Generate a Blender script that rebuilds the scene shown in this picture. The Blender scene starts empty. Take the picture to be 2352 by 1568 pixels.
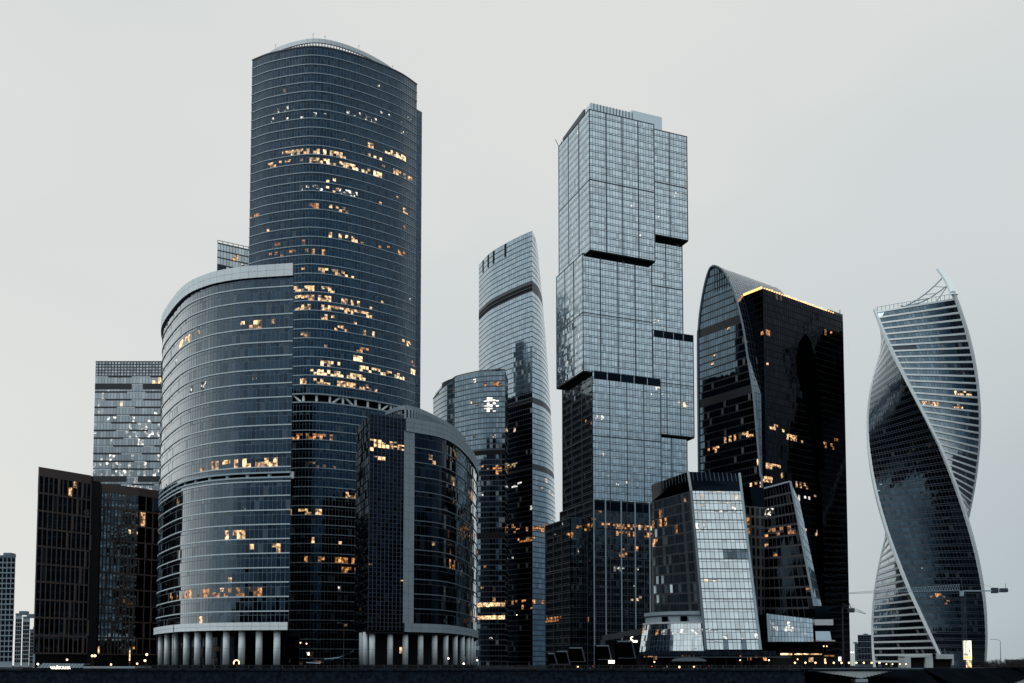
import bpy, math, random
from math import radians, sin, cos, pi, tan
from mathutils import Vector
random.seed(11)
SC = bpy.context.scene
COL = SC.collection

# ---------------------------------------------------------------- camera (a shift lens, tipped up a little)
F, CU, CV, CZ = 2200.0, 1176.0, 1393.5, 1.1        # focal length and principal point in units of a 2352-wide picture; eye height
PIT = radians(3.5); CP, SP = cos(PIT), sin(PIT)
cam = bpy.data.cameras.new("camera"); camo = bpy.data.objects.new("camera", cam); COL.objects.link(camo)
camo.location = (0, 0, CZ); camo.rotation_euler = (radians(90) + PIT, 0, 0)
cam.sensor_width = 36; cam.lens = 36 * F / 2352; cam.shift_y = (CV - 784) / 2352
cam.clip_start = 0.5; cam.clip_end = 30000
SC.camera = camo

# ---------------------------------------------------------------- sky: closed overcast at dusk
SUN_EL, SUN_AZ = radians(52), radians(-125)         # high behind the cloud, to the left
w = bpy.data.worlds.new("World"); SC.world = w; w.use_nodes = True
nt = w.node_tree; N = nt.nodes; L = nt.links
for n in list(N): N.remove(n)
def nd(t, **k):
    n = N.new(t)
    for a, b in k.items(): setattr(n, a, b)
    return n
wo = nd('ShaderNodeOutputWorld'); bg = nd('ShaderNodeBackground'); L.new(bg.outputs[0], wo.inputs[0])
sky = nd('ShaderNodeTexSky'); sky.sky_type = 'NISHITA'; sky.sun_disc = False
sky.sun_elevation = SUN_EL; sky.sun_rotation = SUN_AZ
skm = nd('ShaderNodeVectorMath', operation='SCALE'); skm.inputs['Scale'].default_value = 0.06; L.new(sky.outputs[0], skm.inputs[0])
tc = nd('ShaderNodeTexCoord'); sx = nd('ShaderNodeSeparateXYZ'); L.new(tc.outputs['Generated'], sx.inputs[0])
def mr(src, a, b, c=0., d=1.):
    m = nd('ShaderNodeMapRange'); m.interpolation_type = 'SMOOTHSTEP'
    for i, v in zip((1, 2, 3, 4), (a, b, c, d)): m.inputs[i].default_value = v
    L.new(src, m.inputs[0]); return m.outputs[0]
def mth(op, a, b):
    m = nd('ShaderNodeMath', operation=op)
    for i, v in enumerate((a, b)):
        if isinstance(v, (int, float)): m.inputs[i].default_value = v
        else: L.new(v, m.inputs[i])
    return m.outputs[0]
def mixc(f, a, b):
    m = nd('ShaderNodeMix', data_type='RGBA')
    if isinstance(f, (int, float)): m.inputs[0].default_value = f
    else: L.new(f, m.inputs[0])
    for i, v in ((6, a), (7, b)):
        if isinstance(v, tuple): m.inputs[i].default_value = v
        else: L.new(v, m.inputs[i])
    return m.outputs[2]
nz = nd('ShaderNodeTexNoise'); nz.inputs['Scale'].default_value = 1.3; nz.inputs['Detail'].default_value = 3; nz.inputs['Roughness'].default_value = .45
mp = nd('ShaderNodeMapping'); mp.inputs['Scale'].default_value = (1, 1, 2.2); L.new(tc.outputs['Generated'], mp.inputs[0]); L.new(mp.outputs[0], nz.inputs['Vector'])
bank = mth('MULTIPLY', mr(sx.outputs[0], .0, .47), mr(sx.outputs[2], .02, .46, 1., 0.))
base = mixc(bank, (.765, .780, .757, 1), (.29, .375, .42, 1))
soft = mixc(mr(nz.outputs[0], .40, .64), base, (.62, .675, .69, 1))
mixf = mixc(0.6, base, soft)
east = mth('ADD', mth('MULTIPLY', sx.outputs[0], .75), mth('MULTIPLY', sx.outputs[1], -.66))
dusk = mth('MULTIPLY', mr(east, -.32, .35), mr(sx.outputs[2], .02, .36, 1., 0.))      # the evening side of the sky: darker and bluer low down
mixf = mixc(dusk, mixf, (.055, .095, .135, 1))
glow_ = mth('MULTIPLY', mr(sx.outputs[0], -.52, -.12, 1., 0.), mth('MULTIPLY', mr(sx.outputs[2], .06, .40, 1., 0.), mr(east, -.6, -.1, 1., 0.)))
mixf = mixc(mth('MULTIPLY', glow_, .8), mixf, (.835, .825, .775, 1))   # last light low in the west
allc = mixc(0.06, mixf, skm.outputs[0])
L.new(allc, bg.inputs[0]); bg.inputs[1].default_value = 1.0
sun = bpy.data.lights.new("sun", 'SUN'); sun.energy = 1.15; sun.angle = radians(25); sun.color = (1, .98, .95)
suno = bpy.data.objects.new("sun", sun); COL.objects.link(suno)
sd = Vector((sin(SUN_AZ) * cos(SUN_EL), cos(SUN_AZ) * cos(SUN_EL), sin(SUN_EL)))
suno.rotation_euler = (-sd).to_track_quat('-Z', 'Y').to_euler()
SC.view_settings.view_transform = 'Standard'; SC.view_settings.look = 'None'
SC.view_settings.exposure = 0.0; SC.view_settings.gamma = 1.0; SC.view_settings.use_curve_mapping = False
SC.cycles.max_bounces = 7; SC.cycles.glossy_bounces = 5; SC.cycles.diffuse_bounces = 2; SC.cycles.transmission_bounces = 2
SC.cycles.use_denoising = True; SC.cycles.sample_clamp_indirect = 4

# ---------------------------------------------------------------- measuring helpers (metres from a sighted direction and a distance)
def at(u, v, Y):
    xr = (u - CU) / F; yr = (CV - v) / F; t = Y / (CP - yr * SP)
    return Vector((t * xr, Y, CZ + t * (SP + yr * CP)))
def atz(u, v, z):
    xr = (u - CU) / F; yr = (CV - v) / F; t = (z - CZ) / (SP + yr * CP)
    return Vector((t * xr, t * (CP - yr * SP), z))
def proj(p):
    d = p.y * CP + (p.z - CZ) * SP; h = -p.y * SP + (p.z - CZ) * CP
    if d < 1: return (-9999, -9999)
    return (CU + F * p.x / d, CV - F * h / d)
def zat(v, Y, u=1176): return at(u, v, Y).z
def V2(p, z=0): return Vector((p[0], p[1], z))
def catmull(P, n=12):
    P = [Vector(p[:2]) for p in P]; out = []
    Q = [2 * P[0] - P[1]] + P + [2 * P[-1] - P[-2]]
    for i in range(1, len(Q) - 2):
        a, b, c, d = Q[i - 1:i + 3]
        for k in range(n):
            t = k / n
            out.append(0.5 * ((2 * b) + (c - a) * t + (2 * a - 5 * b + 4 * c - d) * t * t + (3 * b - a - 3 * c + d) * t ** 3))
    out.append(P[-1]); return out
def resample(P, step=None, n=None):
    P = [Vector(p[:2]) for p in P]
    ds = [0]
    for a, b in zip(P, P[1:]): ds.append(ds[-1] + (b - a).length)
    n = n or max(1, round(ds[-1] / step)); out = []; j = 0
    for i in range(n + 1):
        d = ds[-1] * i / n
        while j < len(ds) - 2 and ds[j + 1] < d: j += 1
        f = (d - ds[j]) / max(1e-9, ds[j + 1] - ds[j]); out.append(P[j].lerp(P[j + 1], min(1, f)))
    return out
def nrm2(P, i):
    a = P[max(0, i - 1)]; b = P[min(len(P) - 1, i + 1)]; d = (b - a).normalized()
    return Vector((d.y, -d.x))
def offset(P, d): return [P[i] + nrm2(P, i) * d for i in range(len(P))]
def lin(a, b, n): return [a + (b - a) * i / n for i in range(n + 1)]

# ---------------------------------------------------------------- objects
OFF = {}
def tag(o, label, cat, group=None, kind=None):
    if label: o['label'] = label
    if cat: o['category'] = cat
    if group: o['group'] = group
    if kind: o['kind'] = kind
    return o
def thing(name, label, cat, loc=(0, 0, 0), group=None):
    o = bpy.data.objects.new(name, None); COL.objects.link(o); o.location = loc; o.empty_display_size = 2
    OFF[o] = Vector(loc); return tag(o, label, cat, group)
def link(name, me, parent, loc=None):
    o = bpy.data.objects.new(name, me); COL.objects.link(o)
    base = OFF[parent] if parent else Vector((0, 0, 0))
    loc = Vector(loc) if loc is not None else base
    o.location = loc - base
    if parent: o.parent = parent
    OFF[o] = loc; return o
class MB:
    def __init__(s): s.v = []; s.f = []; s.m = []
    def poly(s, pts, m=0):
        k = len(s.v); s.v += [tuple(p) for p in pts]; s.f.append(tuple(range(k, k + len(pts)))); s.m.append(m); return s
    def hexa(s, a, b, m=0):                       # two quads of four points each, joined
        k = len(s.v); s.v += [tuple(p) for p in a] + [tuple(p) for p in b]
        for q in ((0, 1, 2, 3), (7, 6, 5, 4), (0, 4, 5, 1), (1, 5, 6, 2), (2, 6, 7, 3), (3, 7, 4, 0)):
            s.f.append(tuple(k + i for i in q)); s.m.append(m)
        return s
    def box(s, x0, y0, z0, x1, y1, z1, m=0):
        return s.hexa([(x0, y0, z0), (x1, y0, z0), (x1, y1, z0), (x0, y1, z0)], [(x0, y0, z1), (x1, y0, z1), (x1, y1, z1), (x0, y1, z1)], m)
    def prism(s, P, z0, z1, m=0, mt=None, cap=True):
        n = len(P)
        for i in range(n):
            a, b = P[i], P[(i + 1) % n]
            s.poly([(a[0], a[1], z0), (b[0], b[1], z0), (b[0], b[1], z1), (a[0], a[1], z1)], m)
        if cap:
            s.poly([(p[0], p[1], z1) for p in P], m if mt is None else mt); s.poly([(p[0], p[1], z0) for p in reversed(P)], m if mt is None else mt)
        return s
    def sweep(s, P, z0, z1, d0, d1, m=0):         # band along a plan path, from offset d0 to d1
        A = offset(P, d0); B = offset(P, d1); n = len(P)
        for i in range(n - 1):
            s.poly([V2(B[i], z0), V2(B[i + 1], z0), V2(B[i + 1], z1), V2(B[i], z1)], m)
            s.poly([V2(A[i], z0), V2(A[i + 1], z0), V2(B[i + 1], z0), V2(B[i], z0)], m)
            s.poly([V2(B[i], z1), V2(B[i + 1], z1), V2(A[i + 1], z1), V2(A[i], z1)], m)
            s.poly([V2(A[i + 1], z0), V2(A[i], z0), V2(A[i], z1), V2(A[i + 1], z1)], m)
        for i in (0, n - 1):
            s.poly([V2(A[i], z0), V2(B[i], z0), V2(B[i], z1), V2(A[i], z1)], m)
        return s
    def tube(s, a, b, r0, r1=None, n=8, m=0):
        a, b = Vector(a), Vector(b); r1 = r0 if r1 is None else r1
        d = (b - a).normalized(); x = d.orthogonal().normalized(); y = d.cross(x)
        k = len(s.v)
        for c, r in ((a, r0), (b, r1)):
            for i in range(n):
                t = 2 * pi * i / n; s.v.append(tuple(c + (x * cos(t) + y * sin(t)) * r))
        for i in range(n):
            j = (i + 1) % n; s.f.append((k + i, k + j, k + n + j, k + n + i)); s.m.append(m)
        s.f.append(tuple(k + i for i in reversed(range(n)))); s.m.append(m)
        s.f.append(tuple(k + n + i for i in range(n))); s.m.append(m); return s
    def path(s, pts, r, n=6, m=0):
        for a, b in zip(pts, pts[1:]): s.tube(a, b, r, r, n, m)
        return s
    def ball(s, c, r, n=10, h=6, m=0, sz=1.0):
        k = len(s.v); c = Vector(c)
        for i in range(1, h):
            t = pi * i / h
            for j in range(n):
                p = 2 * pi * j / n; s.v.append((c.x + r * sin(t) * cos(p), c.y + r * sin(t) * sin(p), c.z + r * cos(t) * sz))
        s.v.append((c.x, c.y, c.z + r * sz)); s.v.append((c.x, c.y, c.z - r * sz)); T = len(s.v) - 2
        for i in range(h - 2):
            for j in range(n):
                q = (j + 1) % n; s.f.append((k + i * n + j, k + (i + 1) * n + j, k + (i + 1) * n + q, k + i * n + q)); s.m.append(m)
        for j in range(n):
            q = (j + 1) % n; s.f.append((T, k + j, k + q)); s.m.append(m)
            s.f.append((T + 1, k + (h - 2) * n + q, k + (h - 2) * n + j)); s.m.append(m)
        return s
    def mesh(s, name, mats, base=(0, 0, 0), smooth=False):
        bx, by, bz = base
        me = bpy.data.meshes.new(name); me.from_pydata([(x - bx, y - by, z - bz) for x, y, z in s.v], [], s.f)
        for m in (mats if isinstance(mats, (list, tuple)) else [mats]): me.materials.append(m)
        if any(s.m): me.polygons.foreach_set('material_index', s.m)
        if smooth: me.polygons.foreach_set('use_smooth', [True] * len(s.f))
        me.update(); return me
    def build(s, name, mats, parent=None, loc=None, smooth=False):
        base = Vector(loc) if loc is not None else (OFF[parent] if parent else Vector((0, 0, 0)))
        return link(name, s.mesh(name, mats, base, smooth), parent, base)

# ---------------------------------------------------------------- materials
def newmat(name):
    m = bpy.data.materials.new(name); m.use_nodes = True; t = m.node_tree; p = t.nodes['Principled BSDF']; return m, t, p
def plain(name, col, rough=.6, metal=0., noise=0., scale=.4, spec=.5):
    m, t, p = newmat(name); p.inputs['Roughness'].default_value = rough; p.inputs['Metallic'].default_value = metal
    p.inputs['Specular IOR Level'].default_value = spec
    p.inputs['Base Color'].default_value = (*col, 1)
    if noise:
        g = t.nodes.new('ShaderNodeNewGeometry'); n = t.nodes.new('ShaderNodeTexNoise'); n.inputs['Scale'].default_value = scale; n.inputs['Detail'].default_value = 5
        r = t.nodes.new('ShaderNodeMapRange'); r.inputs[1].default_value = .3; r.inputs[2].default_value = .7; r.inputs[3].default_value = 1 - noise; r.inputs[4].default_value = 1 + noise
        x = t.nodes.new('ShaderNodeVectorMath'); x.operation = 'SCALE'; x.inputs[0].default_value = col
        t.links.new(g.outputs['Position'], n.inputs['Vector']); t.links.new(n.outputs[0], r.inputs[0]); t.links.new(r.outputs[0], x.inputs['Scale']); t.links.new(x.outputs[0], p.inputs['Base Color'])
    return m
def rnd_node(t, seed=0.):
    g = t.nodes.new('ShaderNodeNewGeometry'); o = t.nodes.new('ShaderNodeObjectInfo')
    a = t.nodes.new('ShaderNodeMath'); a.operation = 'ADD'; t.links.new(g.outputs['Random Per Island'], a.inputs[0]); t.links.new(o.outputs['Random'], a.inputs[1])
    b = t.nodes.new('ShaderNodeMath'); b.operation = 'MULTIPLY_ADD'; t.links.new(a.outputs[0], b.inputs[0]); b.inputs[1].default_value = 7.31 + seed; b.inputs[2].default_value = seed
    c = t.nodes.new('ShaderNodeMath'); c.operation = 'FRACT'; t.links.new(b.outputs[0], c.inputs[0]); return g, c.outputs[0]
def glass(name, col, rough=.05, var=.3, blind=.06, blindcol=(.3, .34, .37), graz=2.6):
    """coated architectural glass: a tinted mirror coat, panes differ a little, some have blinds down"""
    m, t, p = newmat(name); p.inputs['Metallic'].default_value = 1; p.inputs['Roughness'].default_value = rough
    g, r = rnd_node(t)
    k = t.nodes.new('ShaderNodeMapRange'); k.inputs[3].default_value = 1 - var; k.inputs[4].default_value = 1 + var; t.links.new(r, k.inputs[0])
    x = t.nodes.new('ShaderNodeVectorMath'); x.operation = 'SCALE'; x.inputs[0].default_value = col; t.links.new(k.outputs[0], x.inputs['Scale'])
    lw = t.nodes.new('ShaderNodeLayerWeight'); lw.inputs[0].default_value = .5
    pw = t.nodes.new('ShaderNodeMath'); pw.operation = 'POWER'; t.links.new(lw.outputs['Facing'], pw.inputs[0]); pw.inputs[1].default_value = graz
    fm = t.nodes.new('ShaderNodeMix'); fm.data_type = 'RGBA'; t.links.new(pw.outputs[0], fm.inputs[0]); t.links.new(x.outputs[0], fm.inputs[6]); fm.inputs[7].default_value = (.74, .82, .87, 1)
    t.links.new(fm.outputs[2], p.inputs['Base Color'])
    if blind:
        _, r2 = rnd_node(t, 3.7)
        st = t.nodes.new('ShaderNodeMath'); st.operation = 'LESS_THAN'; t.links.new(r2, st.inputs[0]); st.inputs[1].default_value = blind
        mu = t.nodes.new('ShaderNodeMath'); mu.operation = 'MULTIPLY'; t.links.new(st.outputs[0], mu.inputs[0]); mu.inputs[1].default_value = .45
        d = t.nodes.new('ShaderNodeBsdfDiffuse'); d.inputs[0].default_value = (*blindcol, 1)
        mx = t.nodes.new('ShaderNodeMixShader'); t.links.new(mu.outputs[0], mx.inputs[0]); t.links.new(p.outputs[0], mx.inputs[1]); t.links.new(d.outputs[0], mx.inputs[2])
        t.links.new(mx.outputs[0], t.nodes['Material Output'].inputs['Surface'])
    return m
def lit(name, col, lo, hi, scale=.55, gl=(.03, .05, .07), a=.5, b=.72):
    """a lit window: a dim room with brighter lamps in it, behind coated glass"""
    m, t, p = newmat(name); p.inputs['Metallic'].default_value = .8; p.inputs['Roughness'].default_value = .08; p.inputs['Base Color'].default_value = (*gl, 1)
    g, r = rnd_node(t, 1.9); n = t.nodes.new('ShaderNodeTexNoise'); n.inputs['Scale'].default_value = scale; n.inputs['Detail'].default_value = 1
    t.links.new(g.outputs['Position'], n.inputs['Vector'])
    k = t.nodes.new('ShaderNodeMapRange'); k.inputs[1].default_value = a; k.inputs[2].default_value = b; k.inputs[3].default_value = lo; k.inputs[4].default_value = hi; t.links.new(n.outputs[0], k.inputs[0])
    q = t.nodes.new('ShaderNodeMapRange'); q.inputs[3].default_value = .35; q.inputs[4].default_value = 1.25; t.links.new(r, q.inputs[0])
    x = t.nodes.new('ShaderNodeMath'); x.operation = 'MULTIPLY'; t.links.new(k.outputs[0], x.inputs[0]); t.links.new(q.outputs[0], x.inputs[1])
    p.inputs['Emission Color'].default_value = (*col, 1); t.links.new(x.outputs[0], p.inputs['Emission Strength'])
    m.cycles.emission_sampling = 'NONE'; return m
def glow(name, col, s, sample=False):
    m, t, p = newmat(name); p.inputs['Base Color'].default_value = (*col, 1); p.inputs['Emission Color'].default_value = (*col, 1); p.inputs['Emission Strength'].default_value = s
    if not sample: m.cycles.emission_sampling = 'NONE'
    return m
M = dict(
    whitepanel=plain('white_cladding', (.68, .80, .87), .55, noise=.05, scale=.3),
    greypanel=plain('grey_stone_cladding', (.255, .335, .40), .6, noise=.07, scale=.3),
    bandB=plain('pale_blue_band', (.50, .63, .71), .5), alub=plain('blue_frame', (.10, .16, .215), .45), aluB=plain('steel_blue_frame', (.17, .245, .31), .45),
    alu=plain('aluminium_frame', (.29, .41, .50), .5, noise=.06),
    alud=plain('dark_aluminium', (.034, .052, .076), .45),
    aluc=plain('mid_aluminium', (.105, .155, .205), .45),
    dark=plain('dark_interior', (.006, .007, .010), .8, spec=.2),
    roof=plain('roof_felt', (.03, .033, .038), .9),
    concrete=plain('pale_concrete', (.46, .53, .57), .8, noise=.08, scale=.25),
    granite=plain('dark_granite', (.0085, .0145, .025), .65, noise=.7, scale=.9, spec=.06),
    asphalt=plain('asphalt', (.010, .0135, .019), .9, noise=.2, spec=.05),
    earth=plain('dark_earth', (.004, .006, .009), 1.0, noise=.3, scale=.08, spec=0.),
    brown=plain('brown_stone', (.10, .078, .074), .65, noise=.12, scale=.35),
    iron=plain('black_iron', (.012, .015, .019), .5),
    bark=plain('bare_twigs', (.014, .014, .015), .9),
    stone=plain('slate_stone', (.085, .09, .10), .65, noise=.1),
    darkstone=plain('blue_black_stone', (.03, .037, .048), .6, noise=.1),
    white=plain('white_steel', (.74, .85, .91), .45, noise=.04),
    gC=glass('glass_navy', (.014, .036, .066), .04, .3, .05, (.12, .16, .2), graz=2.4),
    gB=glass('glass_blue', (.020, .046, .078), .04, .3, .06, (.14, .18, .22), graz=1.7),
    gA=glass('glass_deep', (.009, .018, .034), .05, .3, .05, (.03, .04, .055), graz=4),
    gCoC=glass('glass_silver', (.48, .605, .695), .06, .16, .05, (.5, .54, .57)),
    gFed=glass('glass_steel', (.33, .44, .53), .06, .16, .04, (.5, .54, .57)),
    gFed2=glass('glass_steel_dim', (.165, .24, .30), .06, .2, .05, (.4, .45, .48)),
    gImp=glass('glass_slate', (.075, .125, .17), .06, .25, .04),
    gBlack=glass('glass_black', (.005, .009, .016), .06, .3, 0, graz=7),
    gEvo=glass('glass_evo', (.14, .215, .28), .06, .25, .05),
    gEvoD=glass('glass_evo_dark', (.045, .075, .105), .06, .25, .03, (.1, .12, .14), graz=3.5),  # darkened glass for the unbanded faces: missing dark reflection put into its colour
    gIQ=glass('glass_pale', (.40, .47, .52), .06, .2, .06, (.55, .58, .6)),
    gHot=glass('glass_bright', (.66, .77, .83), .06, .12, .05, (.6, .65, .67)),
    gWin=glass('glass_window', (.12, .17, .21), .06, .4, .08),
    gDim=glass('glass_dim', (.02, .03, .042), .06, .4, .05, (.05, .06, .075), graz=4),
    gLow=glass('glass_low', (.05, .075, .098), .06, .3, .05, (.1, .12, .14), graz=4),  # darker copy of the silver glass: dark reflections put into the colour
    w=lit('window_warm', (1, .58, .27), .14, 2.2, scale=.8, a=.40, b=.66), o=lit('window_orange', (1, .42, .13), .08, 1.2, scale=.8, a=.40, b=.66),
    c=lit('window_cool', (1, .93, .84), .03, 2.2, scale=.9, a=.54, b=.68), d=lit('window_faint', (1, .55, .28), .02, .35),
    W=lit('window_bright', (1, .64, .33), .35, 2.5, scale=.8, a=.38, b=.64), k=lit('window_white', (1, .95, .88), 1.2, 2.6, a=.3, b=.7),
    C=lit('window_cool_pale', (1, .92, .8), .05, 1.6, scale=.6, gl=(.5, .57, .61), a=.5, b=.7), B=lit('window_warm_pale', (1, .7, .4), .2, 1.5, scale=.4, gl=(.4, .46, .5), a=.4, b=.68),
    reflecttone=plain('reflection_block_dark', (.03, .042, .056), .7, noise=.3, scale=.05),
    void=plain('void_black', (.0012, .0015, .002), .9, spec=0.), strip=plain('black_strip', (.012, .019, .028), .5),
    gWing=glass('glass_wing', (.42, .54, .61), .06, .3, .15, (.13, .175, .21), graz=3),
    lampw=glow('lamp_warm', (1, .60, .28), 3.2, True), lampc=glow('lamp_cool', (1, .9, .78), 5, True),
    ledw=glow('strip_warm', (1, .48, .15), 2.4, True), sign=glow('sign_white', (1, .86, .68), 3.5), screen=glow('lit_screen', (1, .87, .70), 1.35),
    tail=glow('lamp_red', (1, .12, .04), 1.5),
)

# ---------------------------------------------------------------- curtain walls: every pane is a real piece standing proud of its frame
class Curtain:
    def __init__(s, th, glassmat, frame, zones=(), gap=(.10, .10), proud=.07, tilt=.010, scatter=0., skind='w', single=0):
        s.th, s.g, s.fr = th, glassmat, frame; s.z = zones; s.gap = gap; s.pr = proud; s.tilt = tilt
        s.panes = []; s.back = MB(); s.scatter = scatter; s.sk = skind; s.single = single
    def pick(s, c):
        u, v = proj(c)
        for z in s.z:
            u0, v0, u1, v1, ht, pr, k = z
            if u0 - 4 <= u <= u1 + 4:
                f = (u - u0) / max(1e-6, u1 - u0)
                if abs(v - (v0 + (v1 - v0) * f)) < ht and random.random() < pr: return M[k]
        if s.scatter and random.random() < s.scatter: return M[random.choice(s.sk)]
        return None
    def pane(s, a, b, c, d, mat=None, lits=True):            # bottom-left, bottom-right, top-right, top-left as seen from outside
        n = (b - a).cross(d - a)
        if n.length < 1e-6: return
        n.normalize(); wv = (b - a); wl = max(wv.length, (c - d).length); hv = (d - a); hl = max(hv.length, (c - b).length)
        gx, gz = min(.4, s.gap[0] / max(wl, .01) / 2), min(.4, s.gap[1] / max(hl, .01) / 2)
        def q(x, y): return a * (1 - x) * (1 - y) + b * x * (1 - y) + c * x * y + d * (1 - x) * y
        K = [q(gx, gz), q(1 - gx, gz), q(1 - gx, 1 - gz), q(gx, 1 - gz)]
        t1, t2 = random.gauss(0, s.tilt), random.gauss(0, s.tilt)
        Fp = [K[0] + n * (s.pr - t1 - t2), K[1] + n * (s.pr + t1 - t2), K[2] + n * (s.pr + t1 + t2), K[3] + n * (s.pr - t1 + t2)]
        ctr = (a + b + c + d) / 4
        pk = s.pick(ctr) if lits else None
        if pk and random.random() < .6:                       # lamp or half-drawn blind: only part of the window glows
            f = random.uniform(.38, .62); e, g_ = a.lerp(d, f), b.lerp(c, f); lo = random.random() < .5
            s.pane(a, b, g_, e, pk if lo else mat, False); s.pane(e, g_, c, d, mat if lo else pk, False); return
        m = pk or mat or s.g
        P = [proj(p) for p in K]
        ar = 0
        for i in range(4):
            x0, y0 = P[i]; x1, y1 = P[(i + 1) % 4]; ar += x0 * y1 - x1 * y0
        vis = -ar / 2 if n.dot(ctr - Vector((0, 0, CZ))) < 0 else 0
        vis = abs(vis)
        if not (0 < P[0][0] < 2352 and 0 < P[0][1] < 1568): vis = 0
        s.panes.append((Fp, K, m, vis, ctr))
    def grid(s, G, rows=((0, 1, None),), back=True, skip=None, lits=True):
        for j in range(len(G) - 1):
            A, B = G[j], G[j + 1]
            for i in range(len(A) - 1):
                if back: s.back.poly([A[i], A[i + 1], B[i + 1], B[i]])
                if skip and skip(i, j): continue
                for f0, f1, mt in rows:
                    lits_ = lits and f1 - f0 > .4
                    s.pane(A[i].lerp(B[i], f0), A[i + 1].lerp(B[i + 1], f0), A[i + 1].lerp(B[i + 1], f1), A[i].lerp(B[i], f1), mt, lits_)
        return s
    def wall(s, P, zs, rows=((0, 1, None),), **k):
        return s.grid([[V2(p, z) for p in P] for z in zs], rows, **k)
    def finish(s, name='pane'):
        if s.back.f: s.back.build('curtain_wall_frame', s.fr, s.th)
        s.panes.sort(key=lambda p: -p[3])
        keep = [p for p in s.panes[:s.single] if p[3] > 20]; rest = s.panes[len(keep):]
        Fc = [(0, 1, 2, 3), (1, 0, 4, 5), (2, 1, 5, 6), (3, 2, 6, 7), (0, 3, 7, 4)]
        for Fp, K, m, vis, ctr in keep:
            me = bpy.data.meshes.new(name); me.from_pydata([p - ctr for p in Fp + K], [], Fc); me.materials.append(m)
            link(name, me, s.th, ctr)
        if rest:
            mats = []; vs = []; fs = []; mi = []; base = OFF[s.th]
            for Fp, K, m, vis, ctr in rest:
                if m not in mats: mats.append(m)
                k = len(vs); vs += [p - base for p in Fp + K]; fs += [tuple(k + i for i in q) for q in Fc]; mi += [mats.index(m)] * 5
            me = bpy.data.meshes.new(name); me.from_pydata(vs, [], fs)
            for m in mats: me.materials.append(m)
            me.polygons.foreach_set('material_index', mi); me.update()
            o = link('glazing', me, s.th); o['kind'] = 'stuff'
def bands(th, P, zs, h, d, mat, name='floor_band'):
    for z in zs: MB().sweep(P, z - h / 2, z + h / 2, .0, d, 0).build(name, mat, th)
def panels(th, P, z0, z1, rows, mat, d0=0., d1=.35, gap=.07, name='cladding_panel', every=1, backing=M['alud']):
    MB().sweep(P, z0 + .03, z1 - .03, d0 - .05, d1 - .12).build('panel_backing', backing, th)
    A = offset(P, d0); B = offset(P, d1); Z = lin(z0, z1, rows)
    for j in range(rows):
        for i in range(0, len(P) - every, every):
            k = i + every; e = gap / 2 / max(.1, (B[k] - B[i]).length)
            a0, a1, b0, b1 = A[i].lerp(A[k], e), A[k].lerp(A[i], e), B[i].lerp(B[k], e), B[k].lerp(B[i], e)
            zz0, zz1 = Z[j] + gap / 2, Z[j + 1] - gap / 2
            m = MB().hexa([V2(b0, zz0), V2(b1, zz0), V2(a1, zz0), V2(a0, zz0)], [V2(b0, zz1), V2(b1, zz1), V2(a1, zz1), V2(a0, zz1)])
            m.build(name, mat, th, loc=V2((b0 + b1) / 2, zz0))
def core(th, P, back, z0, z1, mat=None, inset=.2):
    Q = offset(P, -inset) + [Vector(b[:2]) for b in back]
    MB().prism(Q, z0, z1, 0, 1).build('core', [mat or M['gBlack'], M['roof']], th)
def quadgrid(bl, br, tr, tl, n, m):
    return [[(bl.lerp(br, i / n)).lerp(tl.lerp(tr, i / n), j / m) for i in range(n + 1)] for j in range(m + 1)]
# ================================================================ the setting
def struct(o, kind='structure'): o['kind'] = kind; return o
WALLY = 272.0
BANK = [(-900, WALLY), (83, WALLY), (92, 320), (112, 378), (165, 386), (215, 440), (330, 640), (620, 980), (1500, 1500), (4000, 1900)]
m = MB(); far = [(4000, 9000), (-4000, 9000), (-4000, WALLY), (-900, WALLY)]
m.poly([(x, y, 0) for x, y in BANK] + [(x, y, 0) for x, y in far[:3]])
struct(m.build('ground', M['asphalt']))
m = MB()
for a, b in zip(BANK[1:], BANK[2:]):
    d = Vector((b[0] - a[0], b[1] - a[1])).normalized(); n = Vector((d.y, -d.x)) * 14
    m.poly([(a[0], a[1], -.01), (b[0], b[1], -.01), (b[0] + n.x, b[1] + n.y, -7.6), (a[0] + n.x, a[1] + n.y, -7.6)])
struct(m.build('river_bank', M['earth']))
# river: dark rippled water
wm, t, p = newmat('river_water'); p.inputs['Base Color'].default_value = (.012, .017, .022, 1); p.inputs['Roughness'].default_value = .12; p.inputs['IOR'].default_value = 1.33
g = t.nodes.new('ShaderNodeNewGeometry'); n1 = t.nodes.new('ShaderNodeTexNoise'); n1.inputs['Scale'].default_value = .35; n1.inputs['Detail'].default_value = 6
bp = t.nodes.new('ShaderNodeBump'); bp.inputs['Strength'].default_value = 1.0; bp.inputs['Distance'].default_value = 1.6
t.links.new(g.outputs['Position'], n1.inputs['Vector']); t.links.new(n1.outputs[0], bp.inputs['Height']); t.links.new(bp.outputs[0], p.inputs['Normal'])
m = MB(); m.poly([(-4000, 60, -7), (4000, 60, -7), (4000, 2600, -7), (-4000, 2600, -7)]); struct(m.build('river', wm))
m = MB(); m.box(-3000, -3000, -9, 3000, 60, -1.2); struct(m.build('near_bank', M['asphalt']))
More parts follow.
